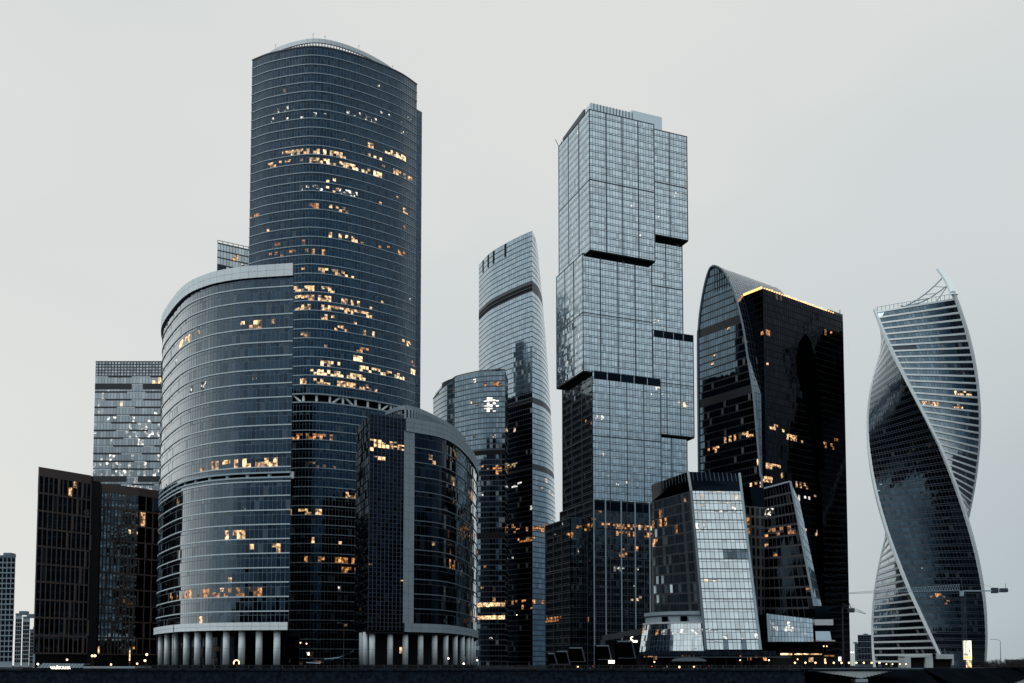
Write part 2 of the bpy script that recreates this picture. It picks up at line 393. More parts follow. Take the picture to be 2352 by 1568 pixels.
# granite embankment wall: separate blocks in courses, a coping and a plinth course
q = thing('embankment_wall', 'dark granite block embankment wall along the river under the railing', 'wall', (0, WALLY, -7.4))
MB().box(-330, WALLY + .25, -7.4, 83, WALLY + 3, -.02).build('wall_core', M['granite'], q)
blk = []
for r in range(7):
    z1 = -.42 - r * 1.0; x = -330 + (r % 2) * 1.35
    while x < 82:
        wd = random.choice((2.1, 2.5, 2.9, 3.2)); x1 = min(83, x + wd); dd = random.uniform(.0, .09)
        blk.append((x + .03, x1 - .03, z1 - .96, z1, WALLY - dd)); x = x1
seen = [b for b in blk if b[3] > -4.6 and -150 < b[0] < 96]; random.shuffle(seen); seen = seen[:300]; ss = set(seen)
rest = MB()
for b in blk:
    if b in ss: MB().box(b[0], b[4], b[2], b[1], WALLY + .3, b[3]).build('granite_block', M['granite'], q, loc=(b[0], b[4], b[2]))
    else: rest.box(b[0], b[4], b[2], b[1], WALLY + .3, b[3])
rest.build('granite_course', M['granite'], q)['kind'] = 'stuff'
for k in range(52):
    x = -330 + k * 8; MB().box(x + .02, WALLY - .35, -.40, min(83, x + 7.98), WALLY + 1.0, .05).build('coping_stone', M['granite'], q)
# blocks added out of view, behind the viewer and front towers, to darken reflections
m = MB(); rr = random.Random(5)
for k in range(46):
    x = -700 + k * 34 + rr.uniform(-8, 8); h = rr.uniform(40, 54); m.box(x, -170 - rr.uniform(0, 60), -1.2, x + rr.uniform(20, 32), -120, h)
for x0, y0, x1, y1, h in ((-150, 640, -95, 700, 203), (-145, 525, -100, 560, 250), (250, 90, 300, 150, 104), (330, 30, 380, 90, 95), (390, 160, 440, 240, 120), (470, 40, 540, 110, 130), (450, 640, 600, 790, 190), (560, 450, 640, 560, 150)):
    m.box(x0, y0, -1.2, x1, y1, h)
struct(m.build('unseen_reflection_blocks', M['reflecttone']), 'stuff')
# ================================================================ front left: rounded glass block on columns
pts = [atz(u, v, 125.1) for u, v in ((375.8, 736.5), (397.2, 693.6), (433.5, 654), (483, 631), (529, 620.5), (575, 614.5))] + [at(675, 608, 290)]
pl = [Vector(p[:2]) for p in pts]
pl = [pl[0] + Vector((-1.0, 42)), pl[0] + Vector((-4.6, 20))] + pl
PB = resample(catmull(pl), 1.43)
rB = at(675, 608, 290)
z = lambda v: zat(v, 290, 675)
th = thing('rounded_glass_block', 'broad rounded blue glass office block with white cornice standing on pale columns', 'building', (-100, 320, 0))
bk = [rB.xy + Vector((-14, 60)), rB.xy + Vector((-40, 96))]
top = z(633); zb0, zb1 = z(1095), z(1084)
h = (z(656.7) - z(1071)) / 13
zu = [zb1] + [z(1071) + h * k for k in range(14)] + [top]
h2 = (z(1104.1) - z(1403)) / 9
zl = [z(1430)] + [z(1403) + h2 * k for k in range(10)] + [zb0]
core(th, PB, bk, zb1, top + .5, M['gDim']); core(th, PB, bk, zl[0] - 2, zb0, M['gDim']); core(th, offset(PB, -2.5), bk, zb0 - .5, zb1 + .5, M['dark'])
ZB = [(545, 748, 640, 741, 9, .55, 'w'), (412, 792, 456, 776, 10, .5, 'w'), (440, 893, 585, 868, 8, .3, 'c'), (460, 1080, 600, 1063, 9, .75, 'w'), (600, 1063, 640, 1060, 8, .5, 'w'), (410, 1252, 560, 1232, 9, .4, 'w'),
      (575, 1258, 640, 1252, 9, .35, 'w'), (395, 1376, 600, 1355, 10, .5, 'o'), (470, 1362, 590, 1357, 8, .5, 'w'), (525, 1328, 535, 1328, 6, .6, 'W'), (410, 1436, 460, 1430, 8, .3, 'w'), (420, 950, 470, 930, 9, .1, 'c'), (590, 1100, 600, 1130, 6, .1, 'd')]
cu = Curtain(th, M['gB'], M['aluB'], ZB, gap=(.15, .1), single=300, scatter=.004, skind='cd')
rows = ((.03, .67, None), (.685, .97, None))
cu.wall(PB, zu, rows); cu.wall(PB, zl, rows); cu.finish()
bands(th, PB, zu[1:-1], .34, .32, M['bandB']); bands(th, PB, zl[1:-1], .34, .32, M['bandB'])
bands(th, PB, [zb1, zb0], .5, .36, M['alu'])
for k in range(6, len(PB), 5):
    p = offset(PB, -.9)[k]; MB().tube(V2(p, zb0 - .3), V2(p, zb1 + .3), .62, n=12).build('belt_column', M['whitepanel'], th, smooth=False)
panels(th, offset(PB, .1), top - .2, rB.z + .3, 2, M['whitepanel'], 0, .75, every=2)
panels(th, offset(PB, .1), z(1447), z(1428.5), 2, M['whitepanel'], 0, .9, every=2)
MB().prism(offset(PB, -.2) + [b for b in bk], z(1447) + .2, z(1447) + .9).build('soffit', M['dark'], th)
PR = offset(PB, -7)[16:-12]
panels(th, PR, rB.z - .4, rB.z + 2.6, 1, M['whitepanel'], 0, .6, every=4)
core(th, PR, [PR[-1] + Vector((-8, 18)), PR[0] + Vector((24, 8))], rB.z - 2, rB.z + 2.2, M['whitepanel'], .3)
# columns and the dark lobby behind them
core(th, offset(PB, -9), [b + Vector((-6, 6)) for b in bk], 0, z(1447) + .4, M['dark'])
lobby = Curtain(th, M['gBlack'], M['dark'], [(505, 1450, 570, 1462, 9, .75, 'o'), (535, 1458, 572, 1458, 7, .9, 'W'), (500, 1492, 545, 1492, 6, .5, 'd'), (585, 1488, 625, 1488, 6, .6, 'd'), (380, 1480, 480, 1490, 6, .08, 'c')], gap=(.12, .2))
LP = resample(offset(PB, -8.6), 2.4); lobby.wall(LP, [.1, 3.6, 7.2, 10.2]); lobby.finish('lobby_pane')
CPt = offset(PB, -1.6)
def column(th, p, zt, r=1.02):
    o = MB().tube(V2(p, 1.3), V2(p, zt), r, n=18).build('column', M['whitepanel'], th, loc=V2(p))
    for f in o.data.polygons: f.use_smooth = len(f.vertices) == 4
    MB().box(p.x - r * 1.15, p.y - r * 1.15, 0, p.x + r * 1.15, p.y + r * 1.15, 1.35).build('plinth', M['granite'], o)
    MB().tube(V2(p, zt * .52), V2(p, zt * .52 + .07), r + .012, n=18).build('joint_ring', M['greypanel'], o)
ub = [637, 597, 557, 518, 481, 452, 427, 402, 384, 371, 365.5]
for uu in ub:
    best = min(CPt, key=lambda p: abs(proj(V2(p, 5))[0] - uu) + (0 if p.y < 360 else 50)); column(th, best, z(1447) + .3)

# ================================================================ tall tower behind it
pts = [atz(u, v, 266.3) for u, v in ((579.5, 138.1), (624, 121.3), (694.9, 107.8), (737, 107.5), (779, 115.4), (829.7, 130.6), (880.2, 150), (922.3, 169.3), (957.6, 193.7))]
pl = [Vector(p[:2]) for p in pts]
PC = resample(catmull(pl), 1.42)
th = thing('curved_glass_tower', 'tallest navy glass tower with convex front, lit offices and white truss belt', 'building', (-80, 420, 0))
z = lambda v: zat(v, 397.5, 760)
H = 266.3; T0, T1 = z(926), z(907)
fh = (H - T1) / 38; zu = lin(T1, H, 38); nlo = round(T0 / fh); zl = lin(0, T0, nlo)
bk = [Vector((-52, 470)), Vector((-118, 462))]
core(th, PC, bk, T1, H, M['gDim']); core(th, PC, bk, 0, T0, M['gDim']); core(th, offset(PC, -2.2), bk, T0 - .5, T1 + .5, M['dark'])
ZC = [(595, 356, 700, 346, 9, .55, 'w'), (655, 347, 790, 348, 9, .8, 'W'), (790, 350, 880, 366, 9, .65, 'W'), (610, 378, 790, 371, 9, .55, 'w'), (720, 371, 790, 374, 9, .7, 'W'), (790, 375, 880, 395, 9, .7, 'W'), (860, 326, 930, 357, 9, .75, 'W'), (815, 335, 860, 340, 9, .6, 'w'), (880, 385, 945, 406, 9, .65, 'w'),
      (752, 415, 778, 418, 9, .9, 'W'), (690, 438, 745, 436, 9, .8, 'c'), (750, 436, 775, 437, 9, .7, 'w'), (785, 441, 815, 443, 9, .8, 'c'), (860, 455, 880, 460, 9, .8, 'w'), (910, 455, 930, 485, 9, .5, 'w'), (712, 478, 728, 480, 9, .9, 'o'), (760, 482, 795, 485, 9, .8, 'w'), (580, 495, 600, 492, 9, .6, 'o'), (920, 520, 945, 532, 9, .4, 'd'),
      (600, 560, 720, 546, 9, .4, 'o'), (720, 546, 820, 550, 9, .45, 'w'), (820, 552, 930, 588, 9, .4, 'o'), (620, 580, 760, 571, 9, .5, 'o'), (700, 622, 830, 627, 9, .6, 'w'),
      (678, 664, 765, 662, 9, .75, 'w'), (678, 688, 760, 687, 9, .75, 'w'), (760, 690, 850, 702, 9, .35, 'w'), (678, 712, 850, 720, 9, .8, 'w'), (678, 736, 765, 736, 9, .7, 'w'), (678, 760, 705, 760, 9, .9, 'w'), (710, 757, 790, 762, 9, .5, 'w'), (860, 690, 930, 716, 9, .4, 'w'), (825, 768, 875, 778, 9, .55, 'w'), (925, 785, 940, 795, 9, .6, 'w'),
      (672, 803, 748, 800, 9, .65, 'w'), (818, 811, 842, 813, 9, 1, 'o'), (865, 822, 955, 842, 9, .75, 'o'), (742, 828, 830, 831, 9, .9, 'W'), (825, 836, 955, 864, 9, .9, 'W'), (712, 853, 835, 860, 9, .85, 'W'), (690, 881, 860, 888, 9, .85, 'w'),
      (668, 997, 772, 1001, 9, .7, 'o'), (705, 1060, 775, 1062, 9, .4, 'd'), (665, 1168, 700, 1168, 9, .5, 'w'), (703, 1166, 790, 1168, 9, .8, 'w'), (800, 1140, 822, 1140, 9, .7, 'w'), (705, 1290, 820, 1294, 9, .6, 'o'), (752, 1318, 822, 1316, 9, .8, 'o'), (700, 1240, 822, 1240, 9, .12, 'w'),
      (600, 275, 650, 262, 9, .35, 'c'), (600, 258, 700, 236, 9, .2, 'c'), (650, 262, 800, 262, 9, .25, 'c'), (800, 265, 945, 310, 9, .25, 'c'), (820, 245, 945, 280, 9, .2, 'c')]
cu = Curtain(th, M['gC'], M['alub'], ZC, gap=(.2, .12), single=300, scatter=.006, skind='wcdd')
cu.wall(PC, zu, rows); cu.wall(PC, zl, rows); cu.finish()
bands(th, PC, zu[1:-1], .36, .3, M['alu']); bands(th, PC, zl[1:-1], .36, .3, M['alu'])
bands(th, PC, [T0, T1], .6, .4, M['greypanel']); bands(th, PC, [H], .5, .3, M['alud'])
TP = offset(PC, -.7); a = len(TP) // 12
for k in range(0, len(TP) - a, a):
    MB().tube(V2(TP[k], T0), V2(TP[k], T1), .55, n=8).build('truss_post', M['white'], th)
    p, q = (TP[k], TP[k + a]) if (k // a) % 2 else (TP[k + a], TP[k])
    if (k // a) % 4 in (0, 3): MB().tube(V2(p.lerp(q, .15), T0), V2(p.lerp(q, .85), T1), .5, n=8).build('truss_brace', M['white'], th)
# crown: slotted screen under a white curved band
PC_ = resample(PC, n=60); PK = resample([PC_[i] - nrm2(PC_, i).normalized() * (2.2 + 22 * abs(i / 60 - .44) ** 2) for i in range(4, 57)], n=52)
zc0 = H + .2
MB().sweep(PK, zc0, zc0 + 1.0, -.3, 0).build('crown_sill', M['alud'], th)
for p in PK: MB().box(p.x - .16, p.y - .3, zc0, p.x + .16, p.y + .2, zc0 + 3.0).build('crown_post', M['alud'], th)
panels(th, PK, zc0 + 3.0, zc0 + 4.9, 1, M['whitepanel'], -.4, .2, every=2, name='crown_panel')
MB().sweep(offset(PK, -14)[8:-8], H, H + 2.2, -1, 0).build('roof_plant', M['whitepanel'], th)
for k, hh in ((3, 1.8), (18, 2.2), (22, 1.4), (34, 2.0), (49, 1.6)):
    p = PK[k]; MB().tube(V2(p, zc0 + 4.8), V2(p, zc0 + 4.8 + hh), .07, n=5).tube(V2(p + Vector((-.5, 0)), zc0 + 4.6 + hh), V2(p + Vector((.6, 0)), zc0 + 5.0 + hh), .06, n=5).build('roof_antenna', M['alud'], th)
# lower shoulder along the right side
e = PC[-1]; d = Vector((.42, .9)).normalized()
SS = [e + Vector((-1.0, 1.8)), e + Vector((1.9, 4.6)), e + Vector((1.9, 4.6)) + Vector((-3.3, 26))]
hs = zat(256, 427, 962)
core(th, [Vector(p) for p in SS], [e + Vector((-14, 26))], 0, hs, M['gDim'], .15)
cu = Curtain(th, M['gC'], M['aluc'], (), gap=(.16, .15)); cu.wall(resample(SS[:2], 1.4), lin(0, hs, 62), rows); cu.wall(resample(SS[1:], 1.6), lin(0, hs, 62), rows); cu.finish()

# ================================================================ front right of the pair: stone-framed curved block
zA = at(850, 950, 300).z
A1 = at(850, 950, 300).xy; A0 = atz(820, 985, zA).xy; A2 = atz(931, 961.5, zA).xy
pl = [A2] + [atz(u, v, zA).xy for u, v in ((1021.8, 982), (1074, 1026), (1096, 1070))]; pl.append(pl[-1] + Vector((-3, 34)))
th = thing('stone_framed_block', 'dark curved office block with grey stone frame and slatted roof ring on columns', 'building', (-30, 330, 0))
z = lambda v: zat(v, 306, 931)
zbot = z(1449); PA = catmull(pl)
PAg = resample(PA, 1.5); bk = [Vector((-52, 372)), A0]
MB().prism([A0 + Vector((.2, 0)), A1 + Vector((.1, .2)), A2 + Vector((0, .3))] + offset(PAg, -.2) + [Vector((-40, 400))], zbot, zA - .1, 0, 1).build('core', [M['gBlack'], M['roof']], th)
ZA = [(856, 1017, 932, 1026, 9, .8, 'w'), (945, 1032, 1000, 1050, 9, .6, 'w'), (1015, 1108, 1045, 1120, 11, .75, 'w'), (1040, 1122, 1080, 1142, 9, .5, 'o'), (865, 1048, 880, 1050, 5, .8, 'W'), (868, 1150, 885, 1160, 5, .5, 'c'), (955, 1330, 970, 1332, 6, .6, 'o'), (975, 1275, 985, 1275, 6, .6, 'w'), (1035, 1295, 1048, 1295, 6, .5, 'o')]
# left return: dark ribbed panels
cu = Curtain(th, M['gBlack'], M['alud'], ZA, gap=(.3, .45), proud=.18, tilt=.02); nl = 26
cu.wall(resample([A0, A1], 1.6), lin(zbot, zA, nl)); cu.finish('dark_panel')
# flat front
cu = Curtain(th, M['gA'], M['alud'], ZA, gap=(.15, .2), single=120, scatter=.012, skind='wo')
cu.wall(resample([A1, A2], n=9), lin(zbot, zA, nl), ((.0, .5, None), (.5, 1., None))); cu.finish()
for k in range(0, 10):
    p = A1.lerp(A2, k / 9); MB().box(p.x - .08, p.y - .22, zbot, p.x + .08, p.y + .1, zA).build('mullion', M['alud'], th)
# curved glass in its stone frame
zt = z(990); zlow = z(1431); P1 = PAg[1:]
cu = Curtain(th, M['gA'], M['alud'], ZA, gap=(.12, .12), single=300, scatter=.008, skind='wo')
zz = lin(zlow, zt, 13); cu.wall(P1, zz, ((.03, .68, None), (.7, .97, None))); cu.finish()
bands(th, P1, zz[1:-1], .3, .28, M['aluc'])
panels(th, PAg, zt, zA + .4, 3, M['greypanel'], .0, .55, every=2, name='stone_panel')
panels(th, PAg, zbot - .3, zlow, 2, M['greypanel'], .0, .55, every=2, name='stone_panel')
st = resample([A2 + Vector((-.3, -.5)), A2 + Vector((2.9, 2.0))], n=2)
for j in range(26):
    a0, a1 = zlow + (zt - zlow) * j / 26, zlow + (zt - zlow) * (j + 1) / 26
    for i in range(2):
        a, b = st[i].lerp(st[i + 1], .015), st[i + 1].lerp(st[i], .015); n = Vector((-.2, .8))
        MB().hexa([V2(a, a0 + .03), V2(b, a0 + .03), V2(b + n, a0 + .03), V2(a + n, a0 + .03)], [V2(a, a1 - .03), V2(b, a1 - .03), V2(b + n, a1 - .03), V2(a + n, a1 - .03)]).build('stone_panel', M['greypanel'], th, loc=V2(a, a0))
# slatted roof ring
RP = resample(catmull([atz(u, v, zA + 6).xy for u, v in ((886, 944), (926, 931), (960, 937), (1000, 955), (1040, 978), (1068, 1006))]), 1.5)
i0 = min(range(len(RP)), key=lambda i: RP[i].y)
RL, RR = resample(RP[:i0 + 1], n=6), resample(RP[i0:], 1.25)
MB().sweep(RR, zA + 4.6, zA + 6, -1.2, .2).build('ring_beam', M['greypanel'], th); MB().sweep(RL, zA + 4.6, zA + 6, -1.0, .2).build('ring_beam', M['greypanel'], th)
MB().sweep(offset(RR, -2.2), zA - .5, zA + 4.7, -.2, 0).build('ring_wall', M['alud'], th)
for p in RR: MB().box(p.x - .34, p.y - .5, zA - .3, p.x + .3, p.y + .5, zA + 4.6).build('ring_slat', M['greypanel'], th)
for p in RL: MB().box(p.x - .2, p.y - .3, zA - .3, p.x + .2, p.y + .3, zA + 4.6).build('ring_slat', M['alud'], th)
# columns
MB().prism([A0 + Vector((.5, 5)), A1 + Vector((.5, 6)), A2 + Vector((0, 7))] + offset(PAg, -7) + [Vector((-40, 400))], 0, zbot - .1).build('lobby', M['dark'], th)
MB().prism([A0, A1, A2] + PAg + [Vector((-40, 400))], zbot - .9, zbot - .32).build('soffit', M['dark'], th)
CA = resample([A0, A1], n=30) + resample([A1, A2], n=30)[1:] + resample(PAg, n=120)[1:]
for uu in (832, 841, 855, 898, 935, 970, 1000, 1025, 1048, 1064, 1076, 1084, 1090):
    p = min(CA, key=lambda p: abs(proj(V2(p, 5))[0] - uu)); p = p + Vector((-.5, 1.9)); column(th, p, zbot - .4, .92)
MB().box(-36.3, 309.5, 5.0, -35.2, 310, 7.0).build('lit_window', M['W'], th)
MB().box(-22.9, 322, 9.3, -22.0, 322.4, 10.6).build('lit_window', M['o'], th)
# ================================================================ stacked-box tower
th = thing('stacked_box_tower', 'tall silver glass tower of shifted stacked boxes with black undersides', 'building', (60, 530, 0))
K = Vector((42.6, 510.0)); an = radians(21.5); e1 = Vector((cos(an), sin(an))); e2 = Vector((-sin(an), cos(an)))
def ab(a, b): return K + e1 * a + e2 * b
z = lambda v: zat(v, 510, 1355)
ZS = [(1795, 429, 1500, 431, 0, 0, 'B'), (1480, 428, 1495, 430, 6, .9, 'C'), (1552, 452, 1570, 456, 6, .6, 'C'), (1520, 543, 1535, 545, 6, .8, 'C'), (1467, 533, 1475, 535, 5, .8, 'C'), (1500, 740, 1515, 742, 5, .5, 'C'), (1490, 890, 1525, 898, 6, .6, 'C'), (1480, 909, 1520, 912, 5, .4, 'C'),
      (1370, 953, 1400, 955, 5, .5, 'C'), (1550, 770, 1560, 775, 6, .6, 'C'), (1560, 932, 1580, 934, 6, .6, 'B'), (1370, 1092, 1480, 1110, 9, .16, 'C'), (1340, 780, 1345, 800, 9, .1, 'C'),
      (1362, 1196, 1510, 1212, 8, .85, 'o'), (1395, 1200, 1505, 1212, 6, .6, 'B'), (1305, 1228, 1360, 1199, 9, .75, 'o'), (1420, 1222, 1495, 1233, 8, .6, 'o'), (1400, 1252, 1490, 1262, 8, .4, 'o'), (1420, 1278, 1440, 1280, 7, .7, 'o'), (1400, 1300, 1460, 1303, 6, .3, 'C'), (1415, 1380, 1440, 1382, 7, .6, 'o'), (1455, 1372, 1470, 1374, 5, .5, 'B'),
      (1258, 1424, 1362, 1428, 5, .9, 'o')]
cu = Curtain(th, M['gCoC'], M['aluc'], ZS, gap=(.22, .26), proud=.09, tilt=.005, scatter=.003, skind='C')
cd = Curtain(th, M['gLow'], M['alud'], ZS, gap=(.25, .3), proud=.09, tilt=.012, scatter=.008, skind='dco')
def block(a0, a1, b0, b1, z0, z1, c=cu, cl=None, bay=1.75, fl=3.95, thick=True, right=False):
    P = [ab(a0, b0), ab(a1, b0)]; Q = [ab(a0, b1), ab(a0, b0)]
    n = max(1, round((z1 - z0) / fl)); zz = lin(z0, z1, n)
    rw = ((.02, .24, None), (.24, .98, None))
    c.wall(resample(P, bay), zz, rw); (cl or c).wall(resample(Q, bay), zz, rw)
    if right: c.wall(resample([ab(a1, b0), ab(a1, b0 + 14)], bay), zz, rw)
    i = .18
    MB().prism([ab(a0 + i, b0 + i), ab(a1 - i, b0 + i), ab(a1 - i, b1), ab(a0 + i, b1)], z0 + .02, z1 - .02, 0, 1).build('box_core', [M['gBlack'], M['dark']], th)
    MB().prism([ab(a0 - .15, b0 - .15), ab(a1 + .1, b0 - .15), ab(a1 + .1, b1), ab(a0 - .15, b1)], z0 - .7, z0).build('underside', M['dark'], th)
    if thick:
        for P2, nn in ((P, max(1, round((a1 - a0) / 10))), (Q, max(1, round((b1 - b0) / 12)))):
            for k in range(nn + 1):
                p = P2[0].lerp(P2[1], k / nn); MB().box(p.x - .24, p.y - .3, z0, p.x + .24, p.y + .12, z1).build('mullion', M['alud'], th)
        nb = max(1, round((z1 - z0) / 32))
        for k in range(1, nb + 1):
            zk = z0 + (z1 - z0) * k / nb
            for P2 in (P, Q): MB().sweep([Vector(x) for x in P2], zk - .5, zk - .05, 0, .25).build('joint_band', M['alud'], th)
def louvre(a0, a1, b0, z0, z1, n):
    for k in range(n):
        x0, x1 = a0 + (a1 - a0) * k / n + .35, a0 + (a1 - a0) * (k + 1) / n - .35
        p, q = ab(x0, b0 - .12), ab(x1, b0 - .12); p2, q2 = ab(x0, b0 - .45), ab(x1, b0 - .45)
        MB().hexa([V2(p2, z0), V2(q2, z0), V2(q, z0), V2(p, z0)], [V2(p2, z1), V2(q2, z1), V2(q, z1), V2(p, z1)]).build('louvre_panel', M['gBlack'], th, loc=V2(p2, z0))
zT = z(250)
block(0, 40.5, 0, 41, z(573), zT)
block(41, 64.3, 3.5, 40, z(511) + 2.2, zat(291, 527, 1512), right=True)
block(-2.6, 40.5, 3.8, 39, z(848), z(573) - .7)
block(41, 62.8, 7.5, 40, z(728), z(511) + 1.5, right=True)
block(41, 67.4, 4.2, 62, z(975), z(728) + .0, right=True)  # rear stretched out of view to give the arched tower a dark reflection
louvre(41.5, 67.4, 4.2, z(745), z(730), 4)
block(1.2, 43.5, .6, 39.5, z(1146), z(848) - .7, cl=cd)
louvre(2, 43.5, .6, z(866), z(850), 5)
block(44, 64, 6.5, 62, 0, z(975) - .7, right=True)  # unseen rear stretched likewise for that dark reflection
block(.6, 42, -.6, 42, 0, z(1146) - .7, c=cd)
louvre(1, 41, -.6, z(1170), z(1150), 4)
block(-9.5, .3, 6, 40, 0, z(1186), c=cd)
for a in (1.0, 8, 17.5, 26, 35):
    p = ab(a, -.9); MB().box(p.x - .35, p.y - .35, 0, p.x + .35, p.y + .1, z(1146)).build('pale_fin', M['alu'], th)
cu.finish(); cd.finish()
zp = z(229)
MB().prism([ab(2, 2.2), ab(28, 2.2), ab(28, 26), ab(2, 26)], zT - .1, zp, 0, 1).build('roof_screen', [M['gCoC'], M['roof']], th)
for k in range(14): p = ab(2 + 26 * k / 13, 2.0); MB().box(p.x - .12, p.y - .15, zT, p.x + .12, p.y + .05, zp + .1).build('screen_post', M['aluc'], th)
MB().prism([ab(28.4, 3.6), ab(48, 3.6), ab(48, 30), ab(28.4, 30)], zT - 8, zat(246, 520, 1465) + .6, 0, 1).build('roof_screen', [M['gCoC'], M['roof']], th)
MB().hexa([V2(ab(-.4, 6), zT - .4), V2(ab(.4, 6), zT - .4), V2(ab(.4, 34), zT - .4), V2(ab(-.4, 34), zT - .4)], [V2(ab(-.4, 6), zp - 2), V2(ab(.4, 6), zp - 2), V2(ab(.4, 34), zT + 1.5), V2(ab(-.4, 34), zT + 1.5)]).build('roof_fin', M['alud'], th)
p = ab(9, 6); MB().box(p.x - .7, p.y - .7, zp - 1, p.x + .7, p.y + .7, zp + 1.8).build('roof_vent', M['alu'], th)
p = ab(1, 42); MB().tube(V2(p, zT), V2(p + Vector((-2.5, 0)), zT + 5), .18).tube(V2(p, zT + 1), V2(p + Vector((2.2, 0)), zT + 6), .12).build('roof_hoist', M['alud'], th)

for a, b, hh in ((20, 12, 6), (33, 9, 4), (12, 22, 5)):
    p = ab(a, b); MB().tube(V2(p, zp - 2), V2(p, zp + hh), .1, n=5).build('roof_mast', M['alud'], th)
# ================================================================ two sail towers in the distance
th = thing('sail_tower', 'slender silver sail tower with slanted dark belt rising behind the lower sail block', 'building', (0, 860, 0))
PF = resample(catmull([(-31.5, 891.5), (-20.5, 866), (-6.3, 846.1), (6.5, 831), (17.6, 820)]), 2.6)
zz = [382.3]; 
while zz[-1] > -1: zz.append(zz[-1] - 4.5)
zz = zz[::-1]
def xr(zv): return 24.0 + 17.5 * (1 - min(1, max(0, zv / 382.3)) ** 2.2)
def RF(zv): x = xr(zv); return resample(catmull([(17.6, 820), (17.6 + (x - 17.6) * .62, 838), (x, 868), (x - 1.5, 893)]), n=20)
ZF = [(1180, 672, 1222, 660, 6, .5, 'C'), (1140, 905, 1250, 905, 60, .01, 'C'), (1165, 1075, 1185, 1072, 6, .7, 'B'), (1180, 1118, 1200, 1115, 7, .9, 'k'), (1200, 1140, 1270, 1140, 60, .03, 'B'), (1170, 1215, 1250, 1210, 7, .5, 'o'), (1195, 1235, 1225, 1232, 6, .8, 'o'), (1180, 1388, 1260, 1385, 8, .5, 'o'), (1245, 1120, 1270, 1135, 7, .6, 'B'), (1165, 950, 1225, 1050, 60, .012, 'B')]
belts = [(zat(665, 826, 1210), 6), (zat(925, 826, 1215), 5), (zat(1070, 826, 1215), 4)]
def inbelt(zv): return any(abs(zv + 2.2 - b) < hh / 2 + .2 for b, hh in belts)
cu = Curtain(th, M['gFed'], M['alud'], ZF, gap=(.22, .9), proud=.08, tilt=.012, scatter=.002, skind='C')
g1 = [[V2(p, q) for p in PF] for q in zz]; g2 = [[V2(p, q) for p in RF(q)] for q in zz]
cu.grid(g1, skip=lambda i, j: inbelt(zz[j])); cu.grid(g2, skip=lambda i, j: inbelt(zz[j])); cu.finish()
m = MB(); a = offset(PF, -.3); b = offset(RF(382), -.3); m.poly([V2(p, 381.8) for p in a + b[1:]]); m.build('roof', M['roof'], th)
m = MB()
for j in range(len(zz) - 1): m.poly([g2[j][-1], g1[j][0], g1[j + 1][0], g2[j + 1][-1]])
m.build('rear_wall', M['gBlack'], th)
for bz, hh in belts: MB().sweep(PF, bz - hh / 2, bz + hh / 2, -.2, .04).build('dark_belt', M['dark'], th); MB().sweep(PF, bz - .4, bz + .3, .0, .35).build('belt_rail', M['alud'], th)
for k in (4, 9, 13, 20):
    p = PF[k]; q = PF[k + 1]; n = nrm2(PF, k) * .35
    MB().poly([V2(p + n, 370), V2(q + n, 370), V2(q + n, 382), V2(p + n, 382)]).build('open_bay', M['dark'], th)

th = thing('low_sail_block', 'lower grey glass sail block with curved roof edge and one bright lit floor', 'building', (-40, 800, 0))
zt = 246.8
PL = resample(catmull([(-70.1, 839.2), (-58, 815), (-42.9, 799.4), (-24, 787.4), (-5.8, 785)]), 2.6)
zz = [zt - .2]
while zz[-1] > -1: zz.append(zz[-1] - 4.4)
zz = zz[::-1]
ZL = [(1118, 886, 1152, 886, 6, .8, 'o'), (1112, 930, 1140, 930, 14, .9, 'k'), (1080, 924, 1112, 928, 6, .4, 'w'), (1060, 868, 1110, 872, 6, .2, 'c'), (1108, 1077, 1165, 1078, 7, .7, 'o'), (1095, 1390, 1130, 1392, 7, .9, 'W'), (1095, 1265, 1130, 1300, 20, .15, 'o'), (1100, 1000, 1150, 1000, 7, .2, 'c'), (1095, 1340, 1140, 1390, 20, .1, 'o')]
bel = [zat(1040, 786, 1140), zat(1230, 786, 1140)]
cu = Curtain(th, M['gFed2'], M['alud'], ZL, gap=(.25, .95), proud=.08, tilt=.012, scatter=.004, skind='cd')
ht = lambda p: zt - max(0, (-48 - p.x)) * .42                      # roof edge rolls down at the left end
G = []
for q in zz: G.append([V2(p, min(q, ht(p))) for p in PL])
cu.grid(G, skip=lambda i, j: any(abs(zz[j] + 2.2 - b) < 2.6 for b in bel) or (G[j + 1][i].z - G[j][i].z) < 2)
side = [Vector((-5.8, 785)), Vector((-3.4, 812))]
cu.wall(resample(side, 2.6), zz); cu.finish()
for b in bel: MB().sweep(PL, b - 2.4, b + 2.4, -.2, .05).build('dark_belt', M['dark'], th)
core(th, PL[8:], [Vector((-3.6, 812)), Vector((-30, 850)), Vector((-60, 840))], 0, zt - .3)
MB().path([V2(p, ht(p) + .5) for p in PL], .5, 6).build('roof_rail', M['alud'], th)
for k in range(2, 12): p = PL[k]; MB().tube(V2(p, ht(p)), V2(p, ht(p) + 2.6), .12, n=5).build('rail_post', M['alud'], th)
MB().path([V2(PL[k], ht(PL[k]) + 2.4) for k in range(2, 12)], .14, 5).build('upper_rail', M['alud'], th)
MB().box(-14, 790, zt, -9, 796, zt + 3).build('roof_plant', M['alud'], th)
for k in range(2): 
    MB().sweep(PL[-16:], zat(1388 + 30 * k, 786, 1120) - 1.5, zat(1388 + 30 * k, 786, 1120) + 1.5, .1, .5).build('lit_canopy', M['W'], th)

